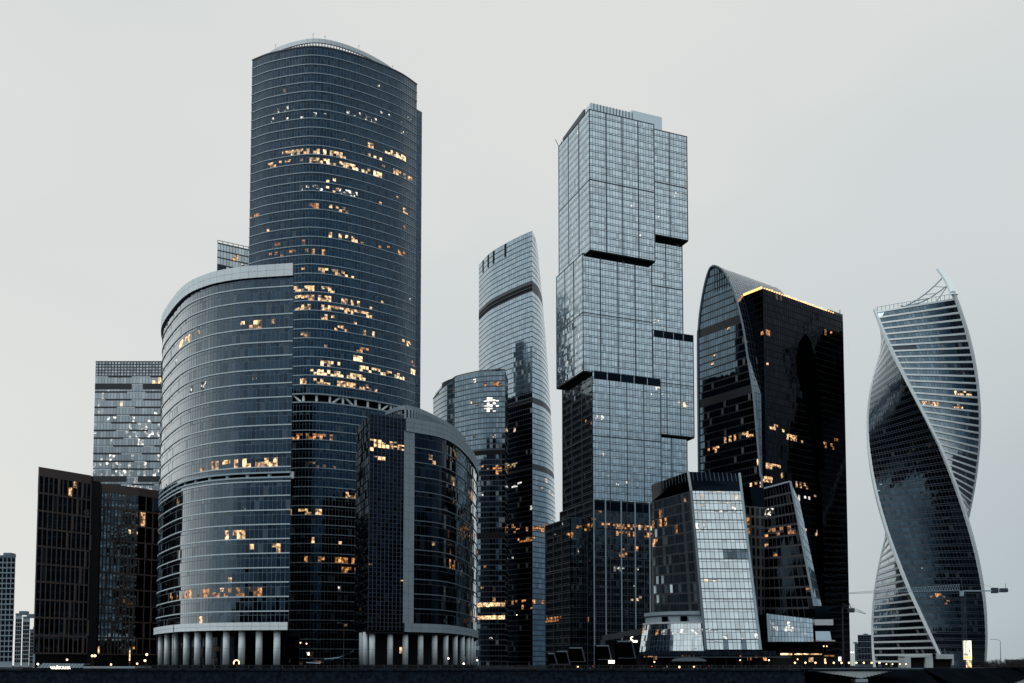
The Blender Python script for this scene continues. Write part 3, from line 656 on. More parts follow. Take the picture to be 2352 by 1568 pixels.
# ================================================================ slim slanted tower peeping out behind
th = thing('slanted_top_tower', 'pale glass tower with railed roof peeping out behind the rounded block', 'building', (-240, 810, 0))
o0 = at(500, 552, 800); zt = o0.z; P0 = o0.xy; P1 = atz(572, 568, zt).xy; d = (P1 - P0); P1 = P0 + d * 1.8
cu = Curtain(th, M['gIQ'], M['aluc'], [(530, 590, 545, 586, 5, .9, 'w'), (515, 600, 560, 600, 12, .08, 'c')], gap=(.3, .5), single=60)
zz = [zt - 2]
while zz[-1] > 5: zz.append(zz[-1] - 6.2)
zz = zz[::-1]
Lft = P0 + Vector((-3.0, 14)); dk = zat(594, 800, 530)
for q0, q1 in zip(zz, zz[1:]):
    low = q1 < dk
    for a, b in zip(resample([P0, P1], 2.6), resample([P0, P1], 2.6)[1:]):
        cu.pane(V2(a, q0), V2(b, q0), V2(b, q1), V2(a, q1), M['gDim'] if low and random.random() < .75 else None)
for q0, q1 in zip(zz, zz[1:]):
    lo = lambda q: Lft + Vector(((zt - q) * -.045, 0))
    cu.pane(V2(lo(q0), q0), V2(P0, q0), V2(P0, q1), V2(lo(q1), q1), M['whitepanel'], False)
cu.finish()
MB().prism([P0 + Vector((.2, .3)), P1 + Vector((0, .3)), P1 + Vector((-10, 40)), P0 + Vector((-2, 20))], 0, zt - 1.5).build('core', M['aluc'], th)
MB().path([V2(P0, zt + .2), V2(P1, zt + .2)], .3, 5).build('roof_rail', M['alud'], th)
for k in range(12): p = P0.lerp(P1, k / 11); MB().tube(V2(p, zt - 2), V2(p, zt + .3), .25, n=5).build('rail_post', M['alud'], th)
for k in range(6):
    zk = zz[-1 - k]; MB().sweep([P0, P1], zk - .8, zk, 0, .3).build('floor_band', M['alud'], th)

# ================================================================ pale slab block with broken dark floor strips
th = thing('striped_slab_block', 'pale glass slab with broken dark floor strips between brown block and rounded block', 'building', (-170, 460, 0))
o0 = at(220, 830, 450); zt = o0.z; x0 = o0.x; x1 = at(420, 900, 450).x; Y0 = 450
ZI = [(220, 887, 290, 882, 7, .2, 'C'), (285, 883, 365, 880, 7, .9, 'W'), (215, 930, 372, 930, 12, .06, 'B'), (212, 960, 372, 955, 20, .22, 'C'), (212, 1000, 372, 995, 20, .28, 'C'), (212, 1040, 372, 1035, 20, .2, 'C'), (212, 1075, 372, 1075, 18, .4, 'C'), (212, 1108, 372, 1108, 15, .4, 'C')]
fl = 3.72; zz = [zt - 7.0 - fl * k for k in range(36)][::-1]; zz = [q for q in zz if q > 0]
cu = Curtain(th, M['gIQ'], M['aluc'], ZI, gap=(.16, .1), single=0, scatter=.01, skind='C', tilt=.004)
xs = [x0 + 1.5 * i for i in range(int((x1 - x0) / 1.5) + 1)]
P = [Vector((x, Y0)) for x in xs]
cu.wall(P, zz, ((.0, .8, None),)); cu.finish()
cu = Curtain(th, M['gIQ'], M['alud'], (), gap=(.5, .5)); cu.wall(P, lin(zt - 7, zt, 5)); cu.finish('screen_panel')
MB().box(x0 + .1, Y0 + .2, 0, x1, Y0 + 30, zt - .3).build('core', M['gDim'], th)
MB().box(x0, Y0 - .3, zt - .25, x1, Y0 + 1, zt + .15).build('roof_edge', M['aluc'], th)
for j, q in enumerate(zz[:-1]):
    x = x0; mech = (len(zz) - 2 - j) in (1, 13)
    dark = (j % 3 != 1)
    while x < x1:
        ln = random.uniform(9, 20) if dark else random.uniform(5, 10); xe = min(x1, x + ln)
        zq = q + fl * .8; hh = fl * .2
        if dark: MB().box(x, Y0 - .22, zq - (fl * .55 if mech else 0), xe, Y0 + .1, zq + hh).build('dark_strip', M['strip'], th, loc=(x, Y0, zq))
        else: MB().box(x, Y0 - .18, zq, xe, Y0 + .1, zq + hh * .55).build('pale_strip', M['whitepanel'], th, loc=(x, Y0, zq))
        x = xe; dark = not dark

# ================================================================ brown stone block
th = thing('brown_stone_block', 'dark brown stone office block with tall narrow windows beside the striped slab', 'building', (-165, 365, 0))
Bz = 73.3; B0 = at(90, 1072, 345).xy; B1 = atz(210, 1092, Bz).xy; B2 = atz(215, 1108, Bz).xy; B3 = atz(320, 1120, Bz).xy; B4 = atz(365, 1127, Bz).xy + Vector((6, 8))
ZW = [(165, 1122, 206, 1127, 7, .5, 'w'), (215, 1222, 250, 1222, 6, .5, 'W'), (300, 1190, 330, 1192, 6, .5, 'w'), (300, 1220, 330, 1224, 6, .5, 'W'), (95, 1290, 165, 1293, 7, .25, 'o'), (338, 1228, 352, 1230, 8, .4, 'o'), (338, 1260, 352, 1262, 8, .3, 'd'), (200, 1492, 230, 1492, 6, .5, 'w'), (240, 1493, 320, 1494, 5, .2, 'o')]
cu = Curtain(th, M['gDim'], M['brown'], ZW, gap=(.4, .3), proud=-.05, tilt=.01, single=300, scatter=.005, skind='dd')
zz = lin(5.5, Bz - 3, 10)
PBr = resample([B0, B1], n=11)
m = MB(); m.prism([B0 + Vector((.3, 1)), B1 + Vector((0, 1)), B2 + Vector((0, 1)), B3 + Vector((0, 1)), B4 + Vector((0, 1)), B4 + Vector((-6, 30)), B0 + Vector((8, 45))], 0, Bz - .1, 0, 1); m.build('core', [M['dark'], M['roof']], th)
def stonewall(P, zz, piers, split=1, big=.16):
    n = len(P) - 1
    for j in range(len(zz) - 1):
        for i in range(n):
            sub = lin(zz[j] + .25, zz[j + 1] - .25, split)
            for a, b in zip(sub, sub[1:]): cu.pane(V2(P[i], a), V2(P[i + 1], a), V2(P[i + 1], b), V2(P[i], b))
        MB().sweep(P, zz[j] - .3, zz[j] + .3, -.5, .12).build('stone_course', M['brown'], th)
        for i in range(n + 1):
            p = P[i]; wd = .22 if (i * 7 + j * 3) % 5 else .6
            if i * 2 < piers and j < 9: wd = .16
            MB().box(p.x - wd, p.y - .12, zz[j] + .3, p.x + wd, p.y + .6, zz[j + 1] - .3).build('stone_pier', M['brown'], th, loc=(p.x, p.y, zz[j]))
    MB().sweep(P, zz[-1] - .3, Bz, -.5, .15).build('stone_parapet', M['brown'], th)
stonewall(PBr, zz, 11)
cu.g = M['gWing']
stonewall(resample([B2, B3], n=13), zz, 0, 2); cu.g = M['gDim']; stonewall(resample([B3, B4], n=6), zz, 0)
cu.finish()
MB().hexa([V2(B1 + Vector((0, 0)), 0), V2(B2, 0), V2(B2 + Vector((3, 1)), 0), V2(B1 + Vector((3, 1)), 0)], [V2(B1, Bz - 2), V2(B2, Bz - 2), V2(B2 + Vector((3, 1)), Bz - 2), V2(B1 + Vector((3, 1)), Bz - 2)]).build('recess_wall', M['dark'], th)
MB().prism([B0 + Vector((-1.2, 2)), B0 + Vector((.2, .6)), B0 + Vector((3, 20))], 0, Bz - 6).build('side_fin', M['aluc'], th)

# ================================================================ far apartment towers at the left edge
def flats(name, label, u0, u1, v, Y, cols, fl, seed, dep=24, mat=None):
    a = at(u0, v, Y); b = at(u1, v, Y); H = a.z; k = (Y + dep) / Y
    th = thing(name, label, 'building', ((a.x + b.x) / 2, Y, 0), 'far apartment towers')
    P = [Vector((a.x, Y)), Vector((b.x, Y)), Vector((b.x * k - .5, Y + dep)), Vector((a.x * k, Y + dep))]
    MB().prism(P, 0, H).build('wall', mat or M['greypanel'], th)
    MB().sweep(P[:2], H - .2, H + .9, -.5, .4).build('parapet', M['aluc'], th)
    MB().box((a.x + b.x) / 2 - 2, Y + 4, H, (a.x + b.x) / 2 + 3, Y + 10, H + 3).build('roof_plant', M['aluc'], th)
    n = int(H / fl); wd = (b.x - a.x) / cols
    for c in range(cols):
        m = MB(); x0, x1 = a.x + wd * c + wd * .14, a.x + wd * (c + 1) - wd * .14
        for j in range(1, n): m.box(x0, Y - .2, j * fl + .45, x1, Y + .3, j * fl + fl - .5)
        m.build('window_column', M['gDim'], th)
    for j in range(0, n, 3): MB().box(a.x - .1, Y - .35, j * fl - .3, b.x + .1, Y + .2, j * fl + .2).build('floor_ledge', M['alu'], th)
flats('apartment_tower', 'tall pale grey apartment tower cut by the left picture edge', -22, 36, 1278, 620, 6, 3.4, 1)
flats('apartment_tower', 'low balcony apartment tower next to the tall pale one', 36, 51, 1411, 760, 3, 3.2, 2)
flats('apartment_tower', 'narrow grey apartment tower closest to the brown stone block', 53, 69, 1418, 740, 4, 3.2, 3)
flats('apartment_tower', 'small dark apartment tower touching the brown stone block', 69, 82, 1447, 900, 3, 3.2, 4, mat=M['aluc'])
flats('apartment_tower', 'dark apartment tower between the dark arched tower and twisted tower', 1970, 2012, 1459, 1500, 6, 3.2, 5, mat=M['alud'])
flats('apartment_tower', 'slim pale apartment tower left of the dark one near the arched tower', 1963, 1971, 1478, 1650, 2, 3.2, 6, mat=M['aluc'])
# ================================================================ dark arched tower
th = thing('arched_dark_tower', 'black glass tower with pointed arch end face and glowing roof edge', 'building', (170, 590, 0))
O = Vector((143.5, 555.0)); d2 = Vector((.807, .59)).normalized(); d1 = Vector((-d2.y, d2.x))
def sz(u, v):
    k = (u - CU) / F
    lo, hi = -10., 80.
    for _ in range(40):
        s = (lo + hi) / 2; p = O + d1 * s; q = at(u, v, p.y)
        if q.x < p.x: lo = s
        else: hi = s
    return s, q.z
R_ = [sz(u, v) for u, v in ((1752, 1130), (1748, 1090), (1740, 1000), (1731, 900), (1720, 830), (1708, 750), (1690, 680), (1676, 645), (1662, 622), (1650, 613))]
A_ = [sz(1640, 611)]
L_ = [sz(u, v) for u, v in ((1631, 618), (1622, 645), (1613, 690), (1606, 750), (1604, 850))]
Rc = [Vector(p) for p in R_]; Lc = [Vector(p) for p in L_]
sW = Lc[-1].x + .3
prof = [Vector((Rc[0].x - .6, 0))] + Rc + [Vector(A_[0])] + Lc + [Vector((sW, 0))]     # (s, z) outline, right foot to left foot
prof = catmull(prof, 5)
def srange(zv):
    hit = []
    for a, b in zip(prof, prof[1:]):
        if (a.y - zv) * (b.y - zv) <= 0 and abs(a.y - b.y) > 1e-6: hit.append(a.x + (b.x - a.x) * (zv - a.y) / (b.y - a.y))
    return (min(hit), max(hit)) if len(hit) > 1 else None
zap = max(p.y for p in prof)
def E3(s, zv, o=0.): q = O + d1 * s - d2 * o; return Vector((q.x, q.y, zv))
ZM = [(1630, 715, 1675, 740, 30, 0.04, 'w'), (1648, 1024, 1745, 988, 8, 0.52, 'w'), (1612, 1038, 1648, 1026, 8, 0.28, 'o'), (1700, 1118, 1760, 1102, 8, 0.56, 'w'), (1625, 690, 1690, 670, 25, 0.03, 'c'), (1690, 1010, 1722, 1006, 6, 0.35, 'o'), (1600, 900, 1740, 860, 70, 0.01, 'w'),
      (1772, 984, 1812, 996, 7, 0.63, 'w'), (1812, 998, 1895, 1018, 7, 0.42, 'w'), (1885, 1015, 1920, 1022, 6, 0.35, 'o'), (1920, 1018, 1945, 1026, 6, 0.63, 'o'), (1895, 762, 1935, 772, 6, 0.35, 'o'), (1790, 950, 1800, 955, 5, 0.21, 'c'), (1745, 1064, 1790, 1070, 7, 0.56, 'w'), (1730, 1106, 1770, 1104, 8, 0.42, 'w'), (1790, 1094, 1835, 1110, 8, 0.35, 'w'),
      (1760, 836, 1792, 840, 5, 0.35, 'w'), (1820, 1115, 1875, 1130, 8, 0.28, 'w'), (1830, 1140, 1860, 1150, 7, 0.42, 'k'), (1850, 1215, 1900, 1222, 7, 0.35, 'w'), (1740, 756, 1765, 760, 5, 0.35, 'o'), (1760, 672, 1790, 680, 5, 0.17, 'd')]
cu = Curtain(th, M['gImp'], M['alud'], ZM, gap=(.2, .9), proud=.1, tilt=.012)
fl = 4.45; zr = 2.0
m = MB()
while zr < zap - .5:
    z1 = min(zr + fl, zap - .4); a, b = srange(zr) or (0, 0), srange(z1)
    if b is None: break
    n = max(1, int((sW + 2) / 1.9)); mech = any(abs(zr + 2 - zat(v, 570, 1660)) < 3 for v in (745, 905))
    for i in range(-2, n):
        s0, s1 = i * 1.9, (i + 1) * 1.9
        def cl(s, r): return min(max(s, r[0] + .3), r[1] - .3)
        c0, c1, c2, c3 = cl(s1, a), cl(s0, a), cl(s0, b), cl(s1, b)
        m.poly([E3(c0, zr), E3(c1, zr), E3(c2, z1), E3(c3, z1)]) if (c0 - c1 > .05 or c3 - c2 > .05) else None
        if (c0 - c1 > .6 and c3 - c2 > .2) and not mech:
            cu.pane(E3(c0, zr), E3(c1, zr), E3(c2, z1), E3(c3, z1))
    zr = z1
m.build('end_wall', M['strip'], th); cu.finish()
# pale rib round the arch
rp = [E3(p.x, p.y, .5) for p in prof]
m = MB()
for a, b in zip(rp, rp[1:]): m.tube(a, b, .62, .62, 6)
m.build('arch_rib', M['aluB'], th)
# vaulted side behind the rib
ip = max(range(len(prof)), key=lambda i: prof[i].y)
Lr = 56.0
cu = Curtain(th, M['gImp'], M['alud'], ZM, gap=(.35, .35), proud=.06, tilt=.008)
rows_ = [Vector((max(1.6, p.x), p.y)) for p in prof[1:ip + 1]]
G = [[V2(O + d1 * p.x + d2 * (Lr * i / 24), p.y) for i in range(25)] for p in rows_]
cu.grid(G); cu.finish('vault_pane')
G2 = [[V2(O + d1 * p.x + d2 * (Lr * (1 - i / 4)), p.y) for i in range(5)] for p in reversed(prof[ip:])]
m = MB()
for A, B in zip(G2, G2[1:]):
    for i in range(4): m.poly([A[i], A[i + 1], B[i + 1], B[i]])
m.poly([V2(O + d1 * p.x + d2 * Lr, p.y) for p in prof]); m.build('rear_vault', M['gBlack'], th)
MB().path([V2(O + d1 * prof[ip].x + d2 * Lr * k / 6, prof[ip].y + .6) for k in range(7)], .7, 6).build('ridge_beam', M['alud'], th)
# crown lattice in the tip of the arch
for k in range(7):
    s0 = srange(zap - 16)[0] + 1.5 + k * 1.9; MB().tube(E3(s0, zap - 17, .3), E3(s0, min(zap - 1, zap - abs(s0 - prof[ip].x) ** 1.6 * .16), .3), .2, n=5).build('lattice_post', M['alud'], th)
# main dark slab
P = at(1752, 662, 560); H = P.z; P0 = P.xy; P1 = atz(1915, 720, H).xy; P2 = atz(1937, 727, H).xy
P2 = P0 + (P1 - P0).normalized() * (P2 - P0).length
BLk = M['gBlack']
cu = Curtain(th, BLk, M['dark'], ZM, gap=(.25, .5), proud=.08, tilt=.012, scatter=.001, skind='dwo')
zz = lin(0, H, 56)
cu.wall(resample([P0, P2], 2.0), zz); cu.wall(resample([P0 + d1 * 16, P0], 2.0), zz); cu.finish()
MB().prism([P0 + Vector((.05, .3)), P2 + Vector((0, .3)), P2 + d1 * 34, P0 + d1 * 20], 0, H - .1, 0, 1).build('core', [M['dark'], M['roof']], th)
MB().prism([P2 + Vector((.1, 0)), P2 + (P2 - P0).normalized() * .6 + d1 * 10, P2 + d1 * 30], 0, H - 3).build('side_return', BLk, th)
# recessed dark lens on the slab
nn = Vector((d2.y, -d2.x)); pts = []
for u, v in ((1850, 765), (1838, 782), (1829, 820), (1832, 860), (1848, 920), (1862, 1000), (1872, 1080), (1892, 1080), (1890, 1000), (1884, 920), (1874, 840), (1862, 785)):
    lo, hi = 0., 90.
    for _ in range(30):
        s = (lo + hi) / 2; q = P0 + d2 * s
        if at(u, v, q.y).x > q.x: lo = s
        else: hi = s
    q = P0 + d2 * s + nn * .45; pts.append(V2(q, at(u, v, q.y).z))
MB().poly(pts).build('lens_recess', M['void'], th)
# glowing roof edge: a row of floodlights and the parapet they wash
for k in range(30):
    p = P0 + d2 * (1.5 + k * (P1 - P0).length / 30); MB().box(p.x - .4, p.y - .4, H + .1, p.x + .4, p.y + .3, H + .5 + .6 * ((k * 37) % 7) / 7).build('roof_floodlight', M['ledw'], th, loc=V2(p, H))
for k in range(10):
    p = P0 + d1 * (1.2 + k * 1.6) + nn * .0; MB().box(p.x - .5, p.y - .5, H + .05, p.x + .5, p.y + .5, H + 1.3).build('roof_floodlight', M['ledw'], th, loc=V2(p, H))
p = P2 - d2 * 3; MB().tube(V2(p, H), V2(p, H + 4), .25, n=6).build('roof_mast', M['alud'], th)
MB().sweep([P1 - d2 * 6, P2], H, H + 1.6, -1, 0).build('roof_parapet', M['alud'], th)

# ================================================================ twisted tower
th = thing('twisted_tower', 'twisted glass tower with white spiral ribs and horn shaped crown', 'building', (262.4, 600, 0))
cx, cy, R, zt = 261.6, 602.0, 33.2, 224.3
PHI = [(-30, 102), (0, 82), (8, 76.5), (45, 50), (83, 25), (133, -7), (180, -42), (224.3, -75), (270, -110)]
def ph(zv):
    for (a, p), (b, q) in zip(PHI, PHI[1:]):
        if a <= zv <= b: return radians(p + (q - p) * (zv - a) / (b - a))
def cor(k, zv, r=R): a = ph(zv) + k * pi / 2; return Vector((cx + r * sin(a), cy - r * cos(a), zv))
nf = 55; zz = lin(0, zt, nf)
ZE = [(2195, 898, 2232, 897, 7, .95, 'W'), (2125, 928, 2150, 927, 6, .9, 'w'), (2193, 930, 2205, 930, 6, .9, 'w'), (2190, 855, 2215, 850, 6, .5, 'd'), (2100, 1420, 2180, 1425, 5, .05, 'c'), (2140, 1362, 2165, 1363, 6, .5, 'o'), (2175, 1385, 2230, 1390, 7, .3, 'o'), (2090, 1060, 2130, 1075, 8, .2, 'o'), (2060, 1270, 2120, 1270, 70, .02, 'c'), (2010, 1385, 2100, 1390, 8, .1, 'o')]
cg = Curtain(th, M['gEvo'], M['alud'], ZE, gap=(.25, .55), proud=.08, tilt=.01)
nb = 22
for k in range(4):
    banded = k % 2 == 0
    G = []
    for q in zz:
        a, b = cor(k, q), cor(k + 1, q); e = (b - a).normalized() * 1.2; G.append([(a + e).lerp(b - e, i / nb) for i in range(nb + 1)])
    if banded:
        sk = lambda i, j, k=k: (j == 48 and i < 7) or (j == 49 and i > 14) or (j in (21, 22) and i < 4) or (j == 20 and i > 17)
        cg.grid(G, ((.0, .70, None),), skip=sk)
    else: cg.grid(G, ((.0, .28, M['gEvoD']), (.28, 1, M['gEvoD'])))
    if banded:
        for j in range(nf):
            m = MB(); A = G[j]; B = G[j + 1]
            for i0, i1 in ((0, 5), (5, 11), (11, 16), (16, 22)):
                a0, a1 = A[i0].lerp(B[i0], .72), A[i1].lerp(B[i1], .72); b0, b1 = A[i0].lerp(B[i0], .995), A[i1].lerp(B[i1], .995)
                n = (a1 - a0).cross(b0 - a0).normalized() * .38
                m.hexa([a0 + n, a1 + n, a1 - n * .2, a0 - n * .2], [b0 + n, b1 + n, b1 - n * .2, b0 - n * .2])
            m.build('white_floor_band', M['white'], th)
cg.finish()
m = MB()
for A_z, B_z in zip(zz, zz[1:]):
    for k in range(4): m.poly([cor(k, A_z, R - 1.1), cor(k + 1, A_z, R - 1.1), cor(k + 1, B_z, R - 1.1), cor(k, B_z, R - 1.1)])
m.poly([cor(k, zt - .2, R - 1.1) for k in range(4)]); m.build('core', M['dark'], th)
def rib(k, z0, z1, w0, w1):
    m = MB(); n = max(2, int((z1 - z0) / 3)); prev = None
    for i in range(n + 1):
        q = z0 + (z1 - z0) * i / n; wd = w0 + (w1 - w0) * i / n
        c = cor(k, q, R - .2); r = Vector((c.x - cx, c.y - cy, 0)).normalized(); t = Vector((-r.y, r.x, 0))
        cur = [c + r * .55 + t * wd * .5, c + r * .55 - t * wd * .5, c - r * 1.3 - t * wd * .85, c - r * 1.3 + t * wd * .85]
        if prev: 
            for a in range(4): b = (a + 1) % 4; m.poly([prev[a], prev[b], cur[b], cur[a]])
        else: m.poly(cur)
        prev = cur
    m.poly(prev[::-1]); return m.build('spiral_rib', M['white'], th)
rib(0, 0, zt + 2, 1.5, 1.5); rib(2, 0, zt, 1.5, 1.5); rib(3, 0, zt, 1.5, 1.5); rib(1, 0, zt + 4, 1.5, 1.5)
# crown: the right rib runs on as a horn, tied back to the left corner by curved trusses
tip = at(2157, 617, 590); b0 = cor(1, zt + 2, R - .4); 
hp = catmull([b0.xy, (b0.xy + tip.xy) / 2 + Vector((.9, 0)), tip.xy], 8); nh = len(hp)
m = MB(); prev = None
for i, p in enumerate(hp):
    f = i / (nh - 1); q = b0.z + (tip.z - b0.z) * f; wd = 2.1 - .7 * f; c = V2(p, q)
    cur = [c + Vector((-wd, -1, 0)), c + Vector((wd, -1, 0)), c + Vector((wd, 1.2, 0)), c + Vector((-wd, 1.2, 0))]
    if prev:
        for a in range(4): b = (a + 1) % 4; m.poly([prev[a], prev[b], cur[b], cur[a]])
    else: m.poly(cur[::-1])
    prev = cur
m.poly(prev); m.build('horn', M['white'], th)
def sag(a, b, dz, n=14, dy=0): return [a.lerp(b, i / n) + Vector((0, dy * 4 * (i / n) * (1 - i / n), -dz * 4 * (i / n) * (1 - i / n))) for i in range(n + 1)]
lc = cor(0, zt + .6, R - .6); h7 = V2(hp[int(nh * .72)], b0.z + (tip.z - b0.z) * .72); h4 = V2(hp[int(nh * .42)], b0.z + (tip.z - b0.z) * .42)
s1 = sag(lc, h7, 6.5); s2 = sag(lc.lerp(b0, .35) + Vector((0, 3, 1)), h4, 3, dy=4)
MB().path(s1, .42, 6).build('crown_arc', M['alu'], th); MB().path(s2, .36, 6).build('crown_arc', M['alu'], th)
for k in (6, 8, 10, 12): MB().tube(s1[k], s2[min(14, k + 1)], .22, n=5).build('crown_strut', M['alu'], th)
MB().tube(s2[4], cor(1, zt, R - 4), .25, n=5).build('crown_strut', M['alu'], th)
MB().tube(h4, cor(1, zt, R - 9) + Vector((-6, 4, 0)), .3, n=5).build('crown_strut', M['alu'], th)
A, B = cor(0, zt, R - .5), cor(1, zt, R - .5)
for i in range(19):
    p = A.lerp(B, (i + .5) / 19); MB().box(p.x - .12, p.y - .15, zt, p.x + .12, p.y + .15, zt + 3.0).build('parapet_post', M['alu'], th)
MB().path([A + Vector((0, 0, 3)), B + Vector((0, 0, 3))], .22, 5).build('parapet_rail', M['white'], th)

# ================================================================ angular glass office with leaning facade
th = thing('leaning_glass_office', 'angular office with bright leaning glass front and dark crown before the arched tower', 'building', (90, 410, 0))
Hh = 82.7; T1 = at(1580, 1083, 400); T0 = atz(1497, 1113, Hh); T2 = atz(1698, 1087, Hh)
c0 = at(1587, 1127, 400); c1 = at(1705, 1128, 402); f0 = at(1621, 1492, 388); f1 = at(1747, 1492, 390)
ZH = [(1590, 1142, 1690, 1150, 20, .13, 'B'), (1595, 1168, 1690, 1170, 9, .3, 'C'), (1650, 1150, 1680, 1150, 7, .5, 'B'), (1600, 1215, 1670, 1215, 10, .15, 'C'), (1615, 1328, 1660, 1330, 7, .5, 'B'), (1628, 1455, 1740, 1452, 9, .35, 'C')]
cu = Curtain(th, M['gHot'], M['alud'], ZH, gap=(.2, .2), proud=.08, tilt=.005, single=300)
n, mm = 12, 16
G = quadgrid(f0, f1, c1, c0, n, mm)
dark_pane = {(i, 9) for i in range(6, 12)}
for j in range(mm):
    for i in range(n):
        A, B = G[j], G[j + 1]
        cu.back.poly([A[i], A[i + 1], B[i + 1], B[i]])
        mt = M['gWin'] if (i, j) in dark_pane or (j == 0 and i in (4, 8)) else None
        for r0, r1 in ((.0, .7), (.7, 1.0)): cu.pane(A[i].lerp(B[i], r0), A[i + 1].lerp(B[i + 1], r0), A[i + 1].lerp(B[i + 1], r1), A[i].lerp(B[i], r1), mt)
cu.finish()
for j in range(1, mm): MB().path([G[j][0] + Vector((0, -.15, 0)), G[j][-1] + Vector((0, -.15, 0))], .22, 4).build('floor_rail', M['alud'], th)
# raised pale edges
for a, b, t_ in ((c0, f0, M['aluc']), (T2, f1, M['alu']), (T1, c0, M['concrete'])): MB().path([a + Vector((0, -.4, 0)), b + Vector((0, -.4, 0))], .55, 6).build('edge_trim', t_, th)
# crown
def quadbox(a, b, c, d, mat, name, th_=.4):
    n = (b - a).cross(d - a).normalized() * th_; return MB().hexa([a, b, b - n, a - n], [d, c, c - n, d - n]).build(name, mat, th)
cl = at(1497, 1152, T0.y)
quadbox(c0, c1, T2, T1, M['gBlack'], 'crown_panel'); quadbox(cl, c0, T1, T0, M['gBlack'], 'crown_panel')
for k in range(13):
    p = T1.lerp(T2, k / 12); q = c0.lerp(c1, k / 12); MB().tube(p + Vector((0, -.2, 0)), p.lerp(q, .45) + Vector((0, -.2, 0)), .12, n=4).build('crown_fin', M['aluc'], th)
    p = T0.lerp(T1, k / 12); q = cl.lerp(c0, k / 12); MB().tube(p + Vector((-.15, -.1, 0)), p.lerp(q, .45) + Vector((-.15, -.1, 0)), .12, n=4).build('crown_fin', M['aluc'], th)
# stone side with strip windows
sl0 = at(1497, 1152, T0.y); sb0 = at(1503, 1408, T0.y - 2); sb1 = at(1612, 1408, 391)
ZHS = [(1500, 1190, 1516, 1184, 9, 0.48, 'o'), (1560, 1160, 1575, 1150, 9, 0.24, 'w'), (1500, 1210, 1550, 1190, 8, 0.30, 'o'), (1505, 1240, 1555, 1215, 8, 0.24, 'o'), (1530, 1225, 1556, 1222, 8, 0.30, 'w'), (1510, 1300, 1560, 1290, 30, 0.03, 'o'), (1505, 1270, 1550, 1255, 8, 0.09, 'w'), (1550, 1362, 1560, 1360, 8, 0.30, 'd')]
cu = Curtain(th, M['gWing'], M['darkstone'], ZHS, gap=(.18, .75), proud=.05, tilt=.012, single=200)
G = quadgrid(sb0, sb1, c0, sl0, 16, 12)
for j in range(12):
    for i in range(16):
        A, B = G[j], G[j + 1]; cu.back.poly([A[i], A[i + 1], B[i + 1], B[i]])
        if i == 15 or i == 12: continue
        cu.pane(A[i], A[i + 1], B[i + 1], B[i], M['gFed'] if i >= 10 and not (j < 5 and i > 12) else None)
cu.finish('window')
# body
MB().hexa([f0 + Vector((.5, 3, -9)), f1 + Vector((-.4, 3, -9)), Vector((112, 440, 0)), Vector((64, 440, 0))], [T1 + Vector((.2, 3, -.4)), T2 + Vector((-.3, 3, -.4)), Vector((104, 440, Hh - .6)), T0 + Vector((.6, 4, -.4))]).build('core', M['gBlack'], th)
# recessed middle bay
mc0, mc1 = at(1700, 1116, 415), at(1757, 1120, 411); mb0, mb1 = at(1745, 1420, 413), at(1757, 1420, 411)
cu = Curtain(th, M['gDim'], M['stone'], [(1715, 1210, 1755, 1212, 20, .25, 'o')], gap=(.9, 1.2), proud=.06, single=0)
top0, top1 = at(1700, 1160, 415), at(1757, 1165, 411)
cu.grid(quadgrid(at(1715, 1420, 414), mb1, top1, top0, 5, 11)); cu.finish('window')
quadbox(top0, top1, mc1, mc0, M['gBlack'], 'crown_panel')
# right wing with its leaning edge
w0, w1 = at(1755, 1122, 410), at(1815, 1106, 401); wb0, wb1 = at(1757, 1420, 410), at(1876, 1420, 399)
ZHW = [(1758, 1172, 1775, 1172, 7, .9, 'c'), (1757, 1222, 1790, 1216, 9, .9, 'o'), (1798, 1212, 1822, 1208, 8, .5, 'o'), (1757, 1246, 1785, 1244, 8, .4, 'w'), (1828, 1275, 1848, 1270, 7, .5, 'w'), (1775, 1330, 1785, 1330, 7, .6, 'o'), (1757, 1374, 1790, 1372, 8, .85, 'o'), (1805, 1370, 1815, 1370, 6, .8, 'o'), (1830, 1364, 1856, 1362, 8, .8, 'o'), (1757, 1300, 1850, 1300, 60, .04, 'o')]
cu = Curtain(th, M['gDim'], M['darkstone'], ZHW, gap=(.22, .95), proud=.06, tilt=.012, single=150)
cu.grid(quadgrid(wb0, wb1, w1, w0, 9, 13)); cu.finish('window')
k0, k1 = at(1893, 1418, 402), at(1836, 1150, 405)
cu = Curtain(th, M['gFed'], M['aluc'], (), gap=(.3, .5), proud=.06)
cu.grid(quadgrid(wb1, k0, k1, w1, 2, 13)); cu.finish('window')
MB().path([w1 + Vector((0, -.3, 0)), wb1 + Vector((0, -.3, 0))], .5, 6).build('edge_trim', M['greypanel'], th)
MB().path([w0 + Vector((0, -.3, 0)), w1 + Vector((0, -.3, 0))], .4, 6).build('edge_trim', M['greypanel'], th)
MB().hexa([wb0 + Vector((.3, 4, 0)), wb1 + Vector((-4, 6, 0)), k0 + Vector((-6, 26, 0)), wb0 + Vector((0, 34, 0))], [w0 + Vector((.3, 4, -1)), w1 + Vector((-3, 6, -1)), k1 + Vector((-8, 20, -1)), w0 + Vector((0, 30, -1))]).build('wing_core', M['dark'], th)
MB().box(wb0.x, 404, 0, k0.x - 2, 430, wb0.z + .5).build('wing_base', M['dark'], th)
